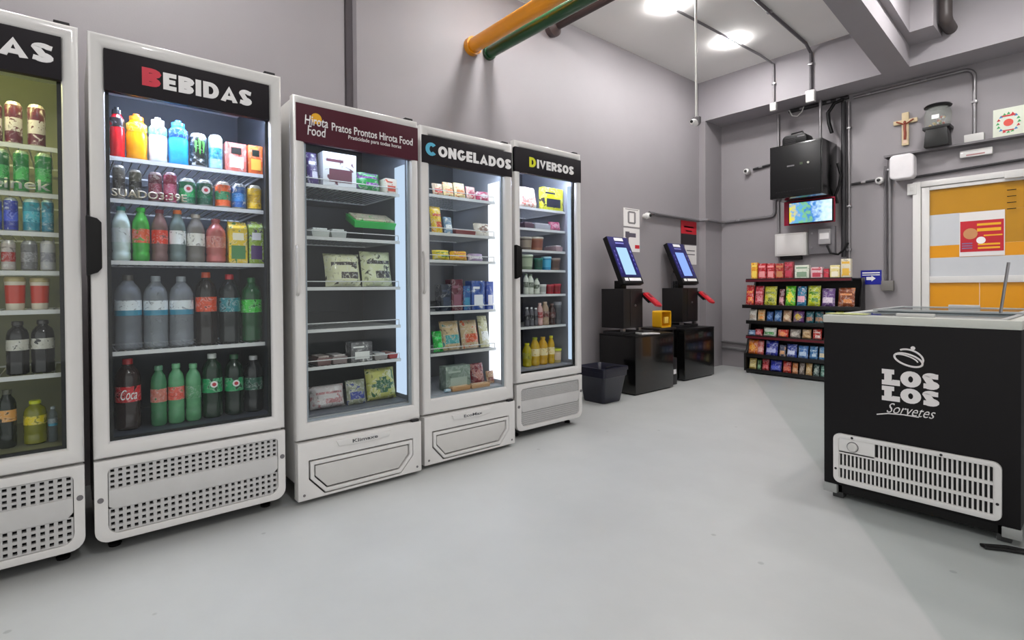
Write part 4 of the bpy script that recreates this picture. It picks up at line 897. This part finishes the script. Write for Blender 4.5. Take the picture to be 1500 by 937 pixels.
for n, s, yc, w_, h_, kind, c1, c2, c3, desc in spread([widen(r) for r in ITEMS], lambda r: (r[0], r[1]), 2, 3, lambda r: 'in front' in r[9]):
    lips = LIP[n]; zb = (lips[s] + .0095) if s < len(lips) else FLOORZ[n] + .001
    ceil_ = (lips[s - 1] - .014) if s else 1.95
    h_ = max(.02, min(h_, ceil_ - zb)); W = FW[n]; X, Y = FX[n]
    lo, hi = Y + .052, Y + W - (.052 if n < 3 else .062)
    a, b = max(lo, yc - w_ / 2), min(hi, yc + w_ / 2)
    if kind in ('box', 'bag', 'tray', 'carton'): yc, w_ = (a + b) / 2, b - a
    else: yc = min(max(yc, lo + w_ / 2), hi - w_ / 2)
    xf = X - .135
    if kind in ('can', 'energy'):
        o = can(w_, h_, c1, c2, c3 if kind == 'can' else c1); x = xf - w_ / 2
        if 'round mark' in desc:
            r_ = w_ / 2
            G().lathe([(.018, 0), (.018, .002)], 14, (r_ - .001, 0, h_ * .6), 'x', sx=1).build('printed_disc', m_('#e0dcd8'), o)
            G().lathe([(.009, 0), (.009, .003)], 10, (r_ - .001, 0, h_ * .6), 'x').build('printed_dot', m_('#b82838'), o)
        if kind == 'energy':
            g = G()
            for k, dy in enumerate((-.016, 0, .016)):
                a_ = dy / (w_ / 2)
                def C(an, z): return ((w_ / 2 + .0012) * math.cos(an), (w_ / 2 + .0012) * math.sin(an), z)
                zt_ = h_ * .84 - abs(dy) * .4; zl = h_ * (.36 + .05 * (k != 1))
                P_ = [C(a_ - .16, zt_), C(a_ + .14, zt_ - .008), C(a_ + .09, h_ * .55), C(a_ + .02, zl), C(a_ - .06, h_ * .55)]
                g.add(P_, [(0, 1, 2, 3, 4)])
            g.build('claw_emblem', m_(c3), o)
    elif kind in ('sport', 'pet', 'big'):
        o = bottle(w_, h_, c1, c2, c3, kind, s >= 4 and n == 2); x = xf - w_ / 2
        if 'cola' in desc: text('Coca', 'label_lettering', o, TXT, 'x', -.03, .03, h_ * .44, h_ * .58, w_ / 2 * 1.005, .0, .35)
        if n == 2 and s == 4 and 'green label' in desc:
            G().lathe([(.016, 0), (.016, .003)], 14, (w_ / 2 * 1.0, 0, h_ * .53), 'x').build('printed_disc', TXT, o); G().lathe([(.009, 0), (.009, .005)], 10, (w_ / 2 * 1.0, 0, h_ * .53), 'x').build('printed_dot', m_('#b82838'), o)
    elif kind == 'tub':
        o = tub(w_, h_, c1, c2, c3); x = xf - w_ / 2
    elif kind == 'box':
        dep = .05 if n == 5 else .08
        if c3:
            o = box(w_, h_, c1, c2, .07, 'drink_carton', c3)
        else: o = box(w_, h_, c1, c2, dep)
        x = xf
    elif kind == 'carton': o = carton(w_, h_, c1, c2, c3); x = xf
    elif kind == 'tray': o = tray(w_, min(h_, .05), c1, c2, .06 if 'in front' in desc else .14); x = xf - .005
    else:
        th = min(.09, max(.03, w_ * .45)); o = bag(w_, h_, c1, c2, th, 'food_bag'); x = xf - th / 2 - h_ * .12
    o.location = (x, yc, zb)
    if s == len(lips) and n in (3, 4) and 'in front' not in desc: o.location.x += .03
    if 'in front' in desc: o.location.x += .075
    if kind == 'bag':
        o.rotation_euler = (0, R(-12), 0); o.location.z += .002
    if kind == 'tray' and 'tilted' in desc: o.rotation_euler = (0, R(24), 0); o.location.z += .066 ; o.location.x -= .01
    if kind == 'box' and 'leaning' in desc: o.rotation_euler = (R(0), R(-10), 0)
    loc = (SH[s] if s < len(lips) else 'floor') + ' of ' + NAMES[n]
    lab = desc + ', ' + loc
    if len(lab.split()) > 16: lab = desc + ', ' + loc.replace(' fridge', '').replace(' of ', ', ')
    tag(o, lab, CATS[kind], 'products in the ' + NAMES[n])
# ------------------------------------------------------------------ kiosk cabinets
def kab(x0, x1, y0, y1, h, label):
    o = empty('kiosk_cabinet', (x0, y0, 0)); W = y1 - y0; D = x1 - x0
    G().box(0, D, 0, W, .012, h - .018).build('cabinet_body', BLACKG, o, .002)
    G().box(0, D + .004, -.003, W + .003, h - .018, h).build('cabinet_top', BLACK, o, .003)
    G().box(D, D + .003, .004, W - .004, .02, h - .022).build('cabinet_door', mat('#0d0c0d', .2, coat=.3), o, .001)
    G().box(.02, D - .02, .02, W - .02, 0, .012).build('plinth', DARK, o)
    tag(o, label, 'cabinet'); return o
kab(-3.66, -3.20, 4.325, 4.995, .60, 'glossy black cabinet under the first kiosk, nearer the blue bin')
kab(-3.70, -3.31, 5.40, 6.06, .60, 'glossy black cabinet under the second kiosk, nearer the back wall')
NAVY = mat('#16145c', .3, coat=.3); PURP = mat('#2c2478', .3, coat=.3)
SCRM = emitmat('kiosk_screen_glow', '#a8cdf0', .9); SCRM2 = emitmat('kiosk_screen_glow_blue', '#8aa8f0', .9)
def kiosk(x, y, W, zb, tilt, label, scr):
    # x: front of the box, y: left side, zb: top of the cabinet below
    o = empty('self_checkout_kiosk', (x, y, zb))
    G().box(-.27, -.02, -.0, W + .02, .0, .03).build('base_plate', DARK, o, .004)
    for yy in (.02, W - .06):
        G().box(-.06, -.02, yy, yy + .04, .03, .07).build('foot', STEEL, o, .003)
    G().box(-.29, 0, 0, W - .02, .065, .475).build('printer_housing', mat('#121011', .35), o, .005)
    G().box(0, .004, .11, W - .03, .085, .46).build('housing_door', mat('#1a1314', .35), o, .002)
    G().lathe([(.012, .004), (.012, .012)], 12, (0, W * .55, .30), 'x').build('lock', STEEL, o)
    G().box(-.2, -.12, W * .3, W * .6, .47, .56).build('neck', BLACK, o, .004)
    s = empty('screen_unit', (.03, -.03, .53)); s.parent = o; s.rotation_euler = (0, -tilt, 0)
    H = .545; w2 = W + .0
    G().box(-.06, -.004, 0, w2, 0, H).build('screen_housing', BLACK, s, .006)
    G().box(-.004, 0, .004, w2 - .004, .075, H - .004).build('screen_surround', NAVY, s, .001)
    G().box(0, .002, w2 * .25, w2 * .75, .10, H - .13).build('screen', scr, s)
    g = G().box(0, .0015, .02, .05, .12, H - .16).box(0, .0015, w2 - .05, w2 - .02, .12, H - .2); g.build('purple_band', PURP, s)
    g = G().box(0, .0015, w2 * .3, w2 * .72, H - .05, H - .015); g.build('top_label', TXT, s)
    g = G()
    for k in range(5): g.box(0, .0015, .035, .045, .16 + k * .05, .18 + k * .05); g.box(0, .0015, w2 - .042, w2 - .03, .16 + k * .05, .185 + k * .05)
    g.box(0, .0015, w2 * .3, w2 * .7, H - .085, H - .07); stuff(g.build('printed_lines', mat('#8a8ad0', .5), s))
    G().box(-.004, .001, .01, w2 - .01, .02, .07).build('lower_bar', DARK, s)
    g = G().box(.001, .002, w2 * .12, w2 * .28, .03, .062).box(.001, .002, w2 * .33, w2 * .9, .03, .062); g.build('payment_stickers', TXT, s)
    # card reader arm
    r = empty('card_reader', (.01, W - .035, .40)); r.parent = o; r.rotation_euler = (R(0), R(42), R(8))
    g = G().box(-.03, .10, .0, .07, -.015, .02); g.build('reader_cradle', BLACK, r, .004)
    g = G().prism([(.0, -.03), (.19, -.02), (.21, .07), (.17, .10), (.0, .07)], .02, .05, 'z'); g.build('reader_body', mat('#c01424', .35, coat=.3), r, .01)
    g = G().box(.03, .08, .005, .045, .05, .052); g.build('reader_screen', mat('#581018', .3), r)
    g = G()
    for i in range(3):
        for j in range(3): g.box(.095 + i * .02, .107 + i * .02, .006 + j * .018, .018 + j * .018, .05, .053)
    g.build('keypad', mat('#e05060', .4), r)
    tag(o, label, 'kiosk'); return o
kiosk(-3.345, 4.33, .345, .60, R(24), 'self-checkout kiosk nearer the fridges, with pale blue screen', SCRM)
kiosk(-3.46, 5.61, .36, .60, R(24), 'self-checkout kiosk nearer the back wall, with deeper blue screen', SCRM2)
# small things round the kiosks
o = G().box(-.11, .11, -.06, .06, 0, .01).box(-.11, -.10, -.06, .06, .01, .02).build('paper_sheet', mat('#d0cecc', .6), None, .001); o.location = (-3.26, 4.62, .601); o.rotation_euler = (0, 0, R(70)); tag(o, 'white paper slip on the cabinet top before the first kiosk', 'paper')
o = empty('stool', (-3.56, 5.195, 0)); G().box(-.13, .17, -.165, .165, .60, .625).build('seat', mat('#26211f', .4), o, .004)
for sx in (-.11, .14):
    for sy in (-.14, .14): G().tube([(sx, sy, 0), (sx, sy, .60)], .012, 8).build('leg', BLACK, o)
tag(o, 'small dark stand between the two black cabinets', 'stand')
o = empty('yellow_basket', (-3.47, 5.22, .6255))
YB = mat('#e0a814', .4)
g = G().ring(rrect(-.10, .10, 0, .19, .02, .02), rrect(-.088, .088, .012, .178, .015, .015), 0, .12); g.build('basket_shell', YB, o)
G().box(0, .01, -.09, .09, .01, .18).build('back_panel', mat('#d89c10', .5), o)
g = G().box(.10, .121, -.03, .045, .05, .12); g.build('label_card', mat('#e8c050', .5), o, .003)
o.location.x -= .08
tag(o, 'bright yellow holder on the dark stand between the kiosks', 'holder')
o = G().box(-.10, .0, -.05, .05, 0, .30).build('power_unit', mat('#1c1c1e', .4), None, .006); o.location = (-3.28, 5.15, 0); tag(o, 'dark grey power unit on the floor between the cabinets', 'power unit')
G().box(0, .002, -.02, .03, .12, .17).build('label_sticker', TXT, o)
o = empty('sanitiser_bottle', (-3.60, 5.655, 1.0755))
G().lathe([(.036, 0), (.04, .01), (.04, .15), (.03, .18), (.014, .19)], 18).build('bottle_body', glassmat('clear_plastic', (.82, .84, .86)), o)
G().lathe([(.016, .185), (.016, .21), (.006, .212), (.006, .25)], 12).build('pump', mat('#1a1014', .4), o); G().box(-.008, .045, -.008, .008, .248, .262).build('nozzle', mat('#1a1014', .4), o, .002)
tag(o, 'clear pump bottle behind the screen of the second kiosk', 'bottle')
# bin
o = empty('waste_bin', (-3.30, 3.93, 0), 0); NB = mat('#0a0d22', .35, coat=.2)
def sq(r, z, rd): return [(p[0], p[1], z) for p in rrect(-r, r, -r, r, rd, rd)]
levels = [(.125, 0), (.13, .01), (.165, .24), (.175, .25), (.178, .30), (.186, .302), (.186, .335), (.176, .337), (.15, .30), (.118, .02)]
g = G(); n_ = len(sq(.1, 0, .02)); vs = []; fs = []
for r_, z_ in levels: vs += sq(r_, z_, .03)
for i in range(len(levels) - 1):
    for k in range(n_): fs.append((i*n_ + k, i*n_ + (k+1) % n_, (i+1)*n_ + (k+1) % n_, (i+1)*n_ + k))
fs.append(tuple(range(n_))[::-1]); fs.append(tuple((len(levels) - 1) * n_ + k for k in range(n_)))
g.add(vs, fs); g.build('bin_body', NB, o)
g = G().tube([(.12, -.1, .31), (.14, -.1, .345), (.155, -.03, .35), (.16, .06, .345), (.14, .1, .31)], .004, 6); g.build('bin_liner_edge', BLACK, o)
tag(o, 'square navy blue waste bin beside the last fridge', 'bin')
# ------------------------------------------------------------------ snack rack
rk_ = empty('snack_rack', (-3.15, 6.50, 0)); RB = mat('#0e0d0e', .4)
RW = 1.22
G().box(.02, RW - .02, .34, .355, .05, 1.17).build('back_panel', RB, rk_)
for xx in (.0, RW - .025): G().prism([(.0, .03), (.36, .03), (.36, 1.18), (.30, 1.18), (.06, .30), (.0, .25)], xx, xx + .025, 'x').build('side_frame', RB, rk_, .003)
RZ = {1: 1.175, 2: .85, 3: .655, 4: .47, 5: .24, 6: .05}
for k, z in RZ.items():
    x0 = -.02 if k == 2 else .026; x1 = RW + .05 if k == 2 else RW - .026
    g = G().box(.026, RW - .026, .02, .34, z - .012, z); g.box(x0, x1, -.002 if k == 2 else .004, .02, z - .035, z + .008)
    g.build('shelf', RB, rk_, .002)
for z, a in ((1.175, .026), (.47, .026)):
    G().box(a, RW - .03, .000, .003, z - .03, z - .004).build('price_strip', mat('#5c1420', .4), rk_)
for xx in (.03, RW - .03):
    for yy in (.04, .32): G().lathe([(.018, -.012), (.024, -.006), (.024, .006), (.018, .012)], 12, (xx, yy, .024), 'x').build('caster', BLACK, rk_)
tag(rk_, 'black six tier snack rack against the back wall', 'rack')
RITEMS = [
 (1, -3.03, 0.08, 0.207, 'box', '#e8a020', '#f8d860', 'yellow orange snack carton'),
 (1, -2.934, 0.098, 0.193, 'box', '#b81c24', '#f0a0a0', 'red carton with pink wafer print, left'),
 (1, -2.83, 0.095, 0.189, 'box', '#b81c24', '#f0a0a0', 'red carton with pink wafer print, right'),
 (1, -2.726, 0.097, 0.185, 'box', '#a83028', '#c8885c', 'red brown carton'),
 (1, -2.622, 0.098, 0.199, 'box', '#9c2c34', '#c8485c', 'dark red carton beside the pale ones'),
 (1, -2.476, 0.157, 0.156, 'box', '#d8dccc', '#8aa48a', 'white carton with green print'),
 (1, -2.318, 0.126, 0.128, 'box', '#e0b8bc', '#c84c5c', 'pink and white carton'),
 (1, -2.218, 0.057, 0.106, 'box', '#a81c30', '#d04050', 'small red carton'),
 (1, -2.131, 0.099, 0.143, 'box', '#e8d890', '#f8f0d8', 'cream yellow carton'),
 (1, -2.023, 0.099, 0.209, 'box', '#e0d8c0', '#e8b848', 'tall white carton with yellow foot'),
 (2, -3.1, 0.106, 0.253, 'bag', '#c01c20', '#e88a3c', 'red crisp bag at far left'),
 (2, -2.984, 0.111, 0.242, 'bag', '#b82c3c', '#e08894', 'red pink crisp bag'),
 (2, -2.847, 0.151, 0.237, 'bag', '#c0c028', '#6a7a20', 'yellow olive crisp bag'),
 (2, -2.715, 0.065, 0.202, 'bag', '#6a3038', '#d8a0a8', 'small dark and pink bag'),
 (2, -2.614, 0.118, 0.239, 'bag', '#58b820', '#e8e030', 'green and yellow crisp bag'),
 (2, -2.49, 0.109, 0.235, 'bag', '#2c7aa0', '#e8a8b8', 'blue crisp bag with pink foot'),
 (2, -2.356, 0.139, 0.241, 'bag', '#b8c424', '#48881c', 'lime yellow crisp bag'),
 (2, -2.206, 0.14, 0.209, 'bag', '#6c4c88', '#e0d0e0', 'purple and white crisp bag'),
 (2, -2.027, 0.168, 0.214, 'bag', '#8a4420', '#e09050', 'brown orange crisp bag at right'),
 (3, -3.06, 0.097, 0.147, 'bag', '#d8d4cc', '#a89888', 'white snack pack at far left'),
 (3, -2.957, 0.094, 0.15, 'bag', '#d8b078', '#e89030', 'cream orange snack pack'),
 (3, -2.852, 0.084, 0.123, 'bag', '#1f4c8c', '#5a8ac8', 'dark blue snack pack'),
 (3, -2.757, 0.09, 0.142, 'bag', '#3468a8', '#8ab0d8', 'mid blue snack pack'),
 (3, -2.65, 0.102, 0.145, 'bag', '#b89070', '#e0c8a8', 'tan snack pack'),
 (3, -2.521, 0.127, 0.161, 'bag', '#5c2c70', '#d8b838', 'purple snack pack with yellow foot'),
 (3, -2.4, 0.091, 0.137, 'bag', '#1c6470', '#a86c4c', 'teal snack pack on the left'),
 (3, -2.301, 0.094, 0.14, 'bag', '#1c6470', '#b0784c', 'teal snack pack in the middle'),
 (3, -2.195, 0.098, 0.157, 'bag', '#1c6a78', '#3a98a0', 'teal snack pack on the right'),
 (3, -2.092, 0.082, 0.16, 'bag', '#a8b830', '#d8d860', 'yellow green snack pack'),
 (3, -2.015, 0.053, 0.175, 'bag', '#a88460', '#c8a888', 'tan snack pack at far right'),
 (4, -3.096, 0.102, 0.07, 'bag', '#5878a0', '#a0b4cc', 'grey blue biscuit pack'),
 (4, -2.987, 0.099, 0.086, 'bag', '#a81c2c', '#e08890', 'crimson biscuit pack'),
 (4, -2.851, 0.157, 0.113, 'bag', '#c8d0c4', '#4c9450', 'white and green biscuit pack'),
 (4, -2.697, 0.129, 0.098, 'bag', '#c83820', '#e89058', 'red orange biscuit pack'),
 (4, -2.559, 0.125, 0.109, 'bag', '#8c847c', '#c8c0b4', 'grey tan biscuit pack'),
 (4, -2.434, 0.104, 0.113, 'bag', '#b08c60', '#d8bc8c', 'tan biscuit pack'),
 (4, -2.321, 0.101, 0.123, 'bag', '#b83028', '#e8d8d0', 'red and white biscuit pack'),
 (4, -2.195, 0.122, 0.13, 'bag', '#a84838', '#d8b8a0', 'brick red biscuit pack at right'),
 (4, -2.055, 0.126, 0.137, 'bag', '#8a7a68', '#c8b8a0', 'dun biscuit pack at right end'),
 (5, -3.081, 0.127, 0.19, 'bag', '#c86414', '#e8a030', 'orange wafer bag at far left'),
 (5, -2.968, 0.083, 0.174, 'bag', '#c86058', '#e8b0a8', 'salmon wafer bag'),
 (5, -2.832, 0.149, 0.197, 'bag', '#2430a0', '#b0b8e8', 'royal blue wafer bag'),
 (5, -2.704, 0.078, 0.139, 'bag', '#5c6078', '#e0a878', 'small grey blue pack'),
 (5, -2.598, 0.117, 0.157, 'bag', '#3c50a8', '#d0d8f0', 'blue and white wafer bag'),
 (5, -2.473, 0.114, 0.148, 'bag', '#4878b8', '#b8d0e8', 'sky blue wafer bag'),
 (5, -2.361, 0.093, 0.151, 'bag', '#3c78b0', '#c0d8e8', 'bright blue wafer bag'),
 (5, -2.261, 0.091, 0.152, 'bag', '#5890c0', '#e8d8b0', 'pale blue wafer bag'),
 (6, -3.064, 0.093, 0.135, 'bag', '#c0a858', '#e8d898', 'straw coloured sweet pack'),
 (6, -2.984, 0.051, 0.123, 'bag', '#3c6c3c', '#88b088', 'small green sweet pack'),
 (6, -2.906, 0.089, 0.151, 'bag', '#a81c28', '#d85860', 'red sweet pack on the bottom tier'),
 (6, -2.782, 0.136, 0.157, 'bag', '#202c98', '#5060d0', 'deep blue sweet pack'),
 (6, -2.653, 0.099, 0.137, 'bag', '#b02824', '#e07050', 'red sweet pack beside an orange one'),
 (6, -2.563, 0.068, 0.128, 'bag', '#c87840', '#e8b080', 'orange sweet pack'),
 (6, -2.487, 0.063, 0.141, 'bag', '#7c7068', '#b0a498', 'grey brown sweet pack'),
 (6, -2.411, 0.074, 0.138, 'bag', '#c09858', '#e0c898', 'golden tan sweet pack'),
 (6, -2.332, 0.068, 0.134, 'bag', '#3c5c58', '#b8c8c0', 'dark teal sweet pack'),
 (6, -2.257, 0.066, 0.129, 'bag', '#5c9080', '#a8ccc0', 'mint sweet pack'),
]
RS = {1: 'top tier', 2: 'second tier', 3: 'third tier', 4: 'fourth tier', 5: 'fifth tier', 6: 'bottom tier'}
for k, xc, w_, h_, kind, c1, c2, desc in spread(RITEMS, lambda r: r[0], 1, 2, lambda r: False):
    z = RZ[k] + (.0005); w_ = w_ - .004
    if k != 2: xc = min(max(xc, -3.12 + w_ / 2), -1.965 - w_ / 2)
    nxt = (RZ[k - 1] - .05) if k > 1 else 9
    h_ = max(.04, min(h_, nxt - z)); y = 6.535
    if k == 2: z += .0; 
    if kind == 'box':
        o = G().box(-w_ / 2, w_ / 2, 0, .06, 0, h_).build('snack_carton', printmat(c1, c2, 30, .3), None, .003)
        G().box(-w_ * .35, w_ * .35, -.0012, 0, h_ * .12, h_ * .5).build('printed_panel', m_(c2), o); G().box(-w_ * .4, w_ * .4, -.0012, 0, h_ * .74, h_ * .86).build('printed_band', m_(c2), o)
        o.location = (xc, 6.53, z)
    else:
        o = bag(w_, h_, c1, c2, min(.06, w_ * .5), 'snack_bag', 'y'); o.rotation_euler = (R(-8), 0, 0); o.location = (xc, y + .02, z + .001)
    tag(o, desc + ', ' + RS[k] + ' of the snack rack', 'carton' if kind == 'box' else 'bag', 'snacks on the black rack')
# ------------------------------------------------------------------ chest freezer
dull(mat('#141214', .5, var=.04), .2)
f = empty('chest_freezer', (-1.031, 3.0, 0)); FWD = .742; FL = 1.28; FB = mat('#141214', .5, var=.04)
G().box(0, FWD, 0, FL, .075, .905).build('freezer_body', FB, f, .006)
g = G().ring([(0, 0), (FWD, 0), (FWD, FL), (0, FL)], [(.045, .045), (FWD - .045, .045), (FWD - .045, FL - .045), (.045, FL - .045)], .905, .945)
# ring() extrudes along x, so turn its (x, y, z) into (y, z, x)
g.v = [(v[1], v[2], v[0]) for v in g.v]
g.v = [((-.004 if v[0] < .001 else FWD + .004 if v[0] > FWD - .001 else v[0]), (-.004 if v[1] < .001 else v[1]), v[2]) for v in g.v]
g.build('rim', mat('#c4c6bf', .35), f, .008)
G().box(.046, FWD - .046, .046, FL - .046, .904, .9055).build('inner_floor', mat('#9aa0a4', .4), f)
LG = glassmat('lid_glass', (.8, .86, .88), .03)
for k, (a, b, z) in enumerate(((.06, .68, .934), (.62, FL - .06, .944))):
    l = empty('sliding_lid', (0, 0, 0)); l.parent = f
    g = G().ring([(.05, a), (FWD - .05, a), (FWD - .05, b), (.05, b)], [(.075, a + .03), (FWD - .075, a + .03), (FWD - .075, b - .03), (.075, b - .03)], z, z + .012)
    g.v = [(v[1], v[2], v[0]) for v in g.v]; g.build('lid_frame', mat('#a8aaaa', .4), l, .002)
    G().box(.076, FWD - .076, a + .031, b - .031, z + .004, z + .008).build('lid_glass', LG, l)
    G().box(FWD * .4, FWD * .6, a + .005 if k == 0 else b - .025, a + .025 if k == 0 else b - .005, z + .012, z + .026).build('lid_handle', WHITE2, l, .003)
for xx in (.03, FWD - .08):
    for yy in (.03, FL - .08): G().prism([(xx, yy), (xx + .05, yy), (xx + .05, yy + .05), (xx, yy + .05)], 0, .075, 'z').build('foot', mat('#3a3a3a', .4), f, .006)
G().box(.03, FWD - .03, .03, FL - .03, .03, .0745).build('underframe', BLACK, f)
G().box(-.002, .06, -.002, .03, .03, .075).build('corner_guard', mat('#9a9c9a', .4), f, .004)
G().box(FWD - .06, FWD + .002, -.002, .03, .03, .075).build('corner_guard', mat('#9a9c9a', .4), f, .004)
# grille
gx0, gx1, gz0, gz1 = .05, .685, .095, .345
def ringY(g, A, B, y0_, y1_, mi=0):
    o_ = len(g.v); g.ring(A, B, y0_, y1_, mi)
    for i in range(o_, len(g.v)): v = g.v[i]; g.v[i] = (v[1], v[0], v[2])
gr = empty('vent_grille', (0, 0, 0)); gr.parent = f
g = G(); ringY(g, rrect(gx0, gx1, gz0, gz1, .03, .03), rrect(gx0 + .025, gx1 - .025, gz0 + .025, gz1 - .022, .008, .008), -.022, -.001); g.build('grille_frame', WHITE, gr, .004)
G().box(gx0 + .02, gx1 - .02, -.006, -.0005, gz0 + .02, gz1 - .018).build('grille_backing', BLACK, gr)
g = G(); ix0, ix1, iz0, iz1 = gx0 + .025, gx1 - .025, gz0 + .025, gz1 - .022
for z in (iz0 + .058, iz0 + .132): g.box(ix0, ix1, -.018, -.006, z - .007, z + .007)
g.build('grille_rail', WHITE, gr)
ns = 34
for k in range(ns + 1):
    xx = ix0 + (ix1 - ix0) * k / ns
    ztop = iz1 if xx > ix0 + .155 else iz0 + .132
    G().box(max(ix0, xx - .0036), min(ix1, xx + .0036), -.0125, -.006, iz0, ztop).build('slat', WHITE, gr)
G().box(ix0, ix0 + .155, -.018, -.006, iz0 + .132, iz1).build('control_plate', WHITE, gr, .001)
G().lathe([(.022, -.018), (.022, -.026), (.018, -.03), (0, -.03)], 18, (ix0 + .062, 0, iz0 + .168), 'y').build('thermostat_dial', WHITE2, gr)
G().lathe([(.0225, -.0182), (.026, -.0182), (.026, -.0195), (.0225, -.0195)], 18, (ix0 + .062, 0, iz0 + .168), 'y').build('dial_ring', GREYP, gr)
g = G()
for xx, zz_ in ((gx0 + .012, gz0 + .07), (gx1 - .013, gz0 + .075), (ix0 + .06, gz1 - .011), (gx1 - .2, gz1 - .011)): g.lathe([(.006, -.0222), (.006, -.0235)], 8, (xx, 0, zz_), 'y')
g.build('screws', DARK, gr)
# lettering on the freezer
LW = mat('#e4e0e0', .5, var=.01)
lg = empty('freezer_logo', (0, 0, 0)); lg.parent = f
block('lOS', 'logo_lettering', lg, LW, 'y', .256, .475, .618, .693, -.0005, .3, .05)
block('lOS', 'logo_lettering', lg, LW, 'y', .256, .475, .542, .612, -.0005, .3, .05)
text('Sorvetes', 'logo_script', lg, LW, 'y', .275, .462, .485, .533, -.0005, -.004, .5)
g = G().tube([(.235, -.001, .468), (.28, -.001, .480), (.34, -.001, .485), (.40, -.001, .484)], .0028, 6); g.build('logo_underline', LW, lg)
def ell(cx, cz, a, b, rot, t, k0=0, k1=360, n=32):
    P_ = []
    for k in range(n + 1):
        q = R(k0 + (k1 - k0) * k / n); u, v = a * math.cos(q), b * math.sin(q)
        P_.append((cx + u * math.cos(rot) - v * math.sin(rot), -.001, cz + u * math.sin(rot) + v * math.cos(rot)))
    return G().tube(P_, t, 6)
ell(.360, .745, .056, .026, R(-18), .0045).build('logo_scoop', LW, lg)
ell(.352, .748, .046, .016, R(-18), .0032, 10, 170).build('logo_scoop', LW, lg)
ell(.366, .758, .052, .034, R(-20), .0045, -5, 150).build('logo_scoop', LW, lg)
G().lathe([(.009, -.002), (.009, 0)], 14, (.378, 0, .802), 'y').build('logo_cherry', LW, lg)
tag(f, 'black chest freezer with white LOS LOS lettering and white vent grille', 'freezer')
o = G().tube([(-.40, 3.4, .957), (-.372, 3.4, 1.20)], .006, 8).build('metal_rod', STEEL); tag(o, 'thin upright metal rod standing on the freezer lid', 'rod')
o = G().tube([(-.22, 2.985, .009), (-.33, 2.955, .009), (-.40, 2.90, .009), (-.385, 2.885, .009), (-.33, 2.92, .009), (-.24, 2.96, .009), (-.1, 3.0, .009)], .007, 8).build('power_cable', BLACK); tag(o, 'black power cable on the floor beneath the freezer corner', 'cable')
o = G().box(-.09, .09, -.05, .05, 0, .003).build('leaflet', mat('#c8cc88', .5)); o.location = (-.95, 3.10, .9475); tag(o, 'pale green leaflet on the left corner of the freezer rim', 'leaflet')
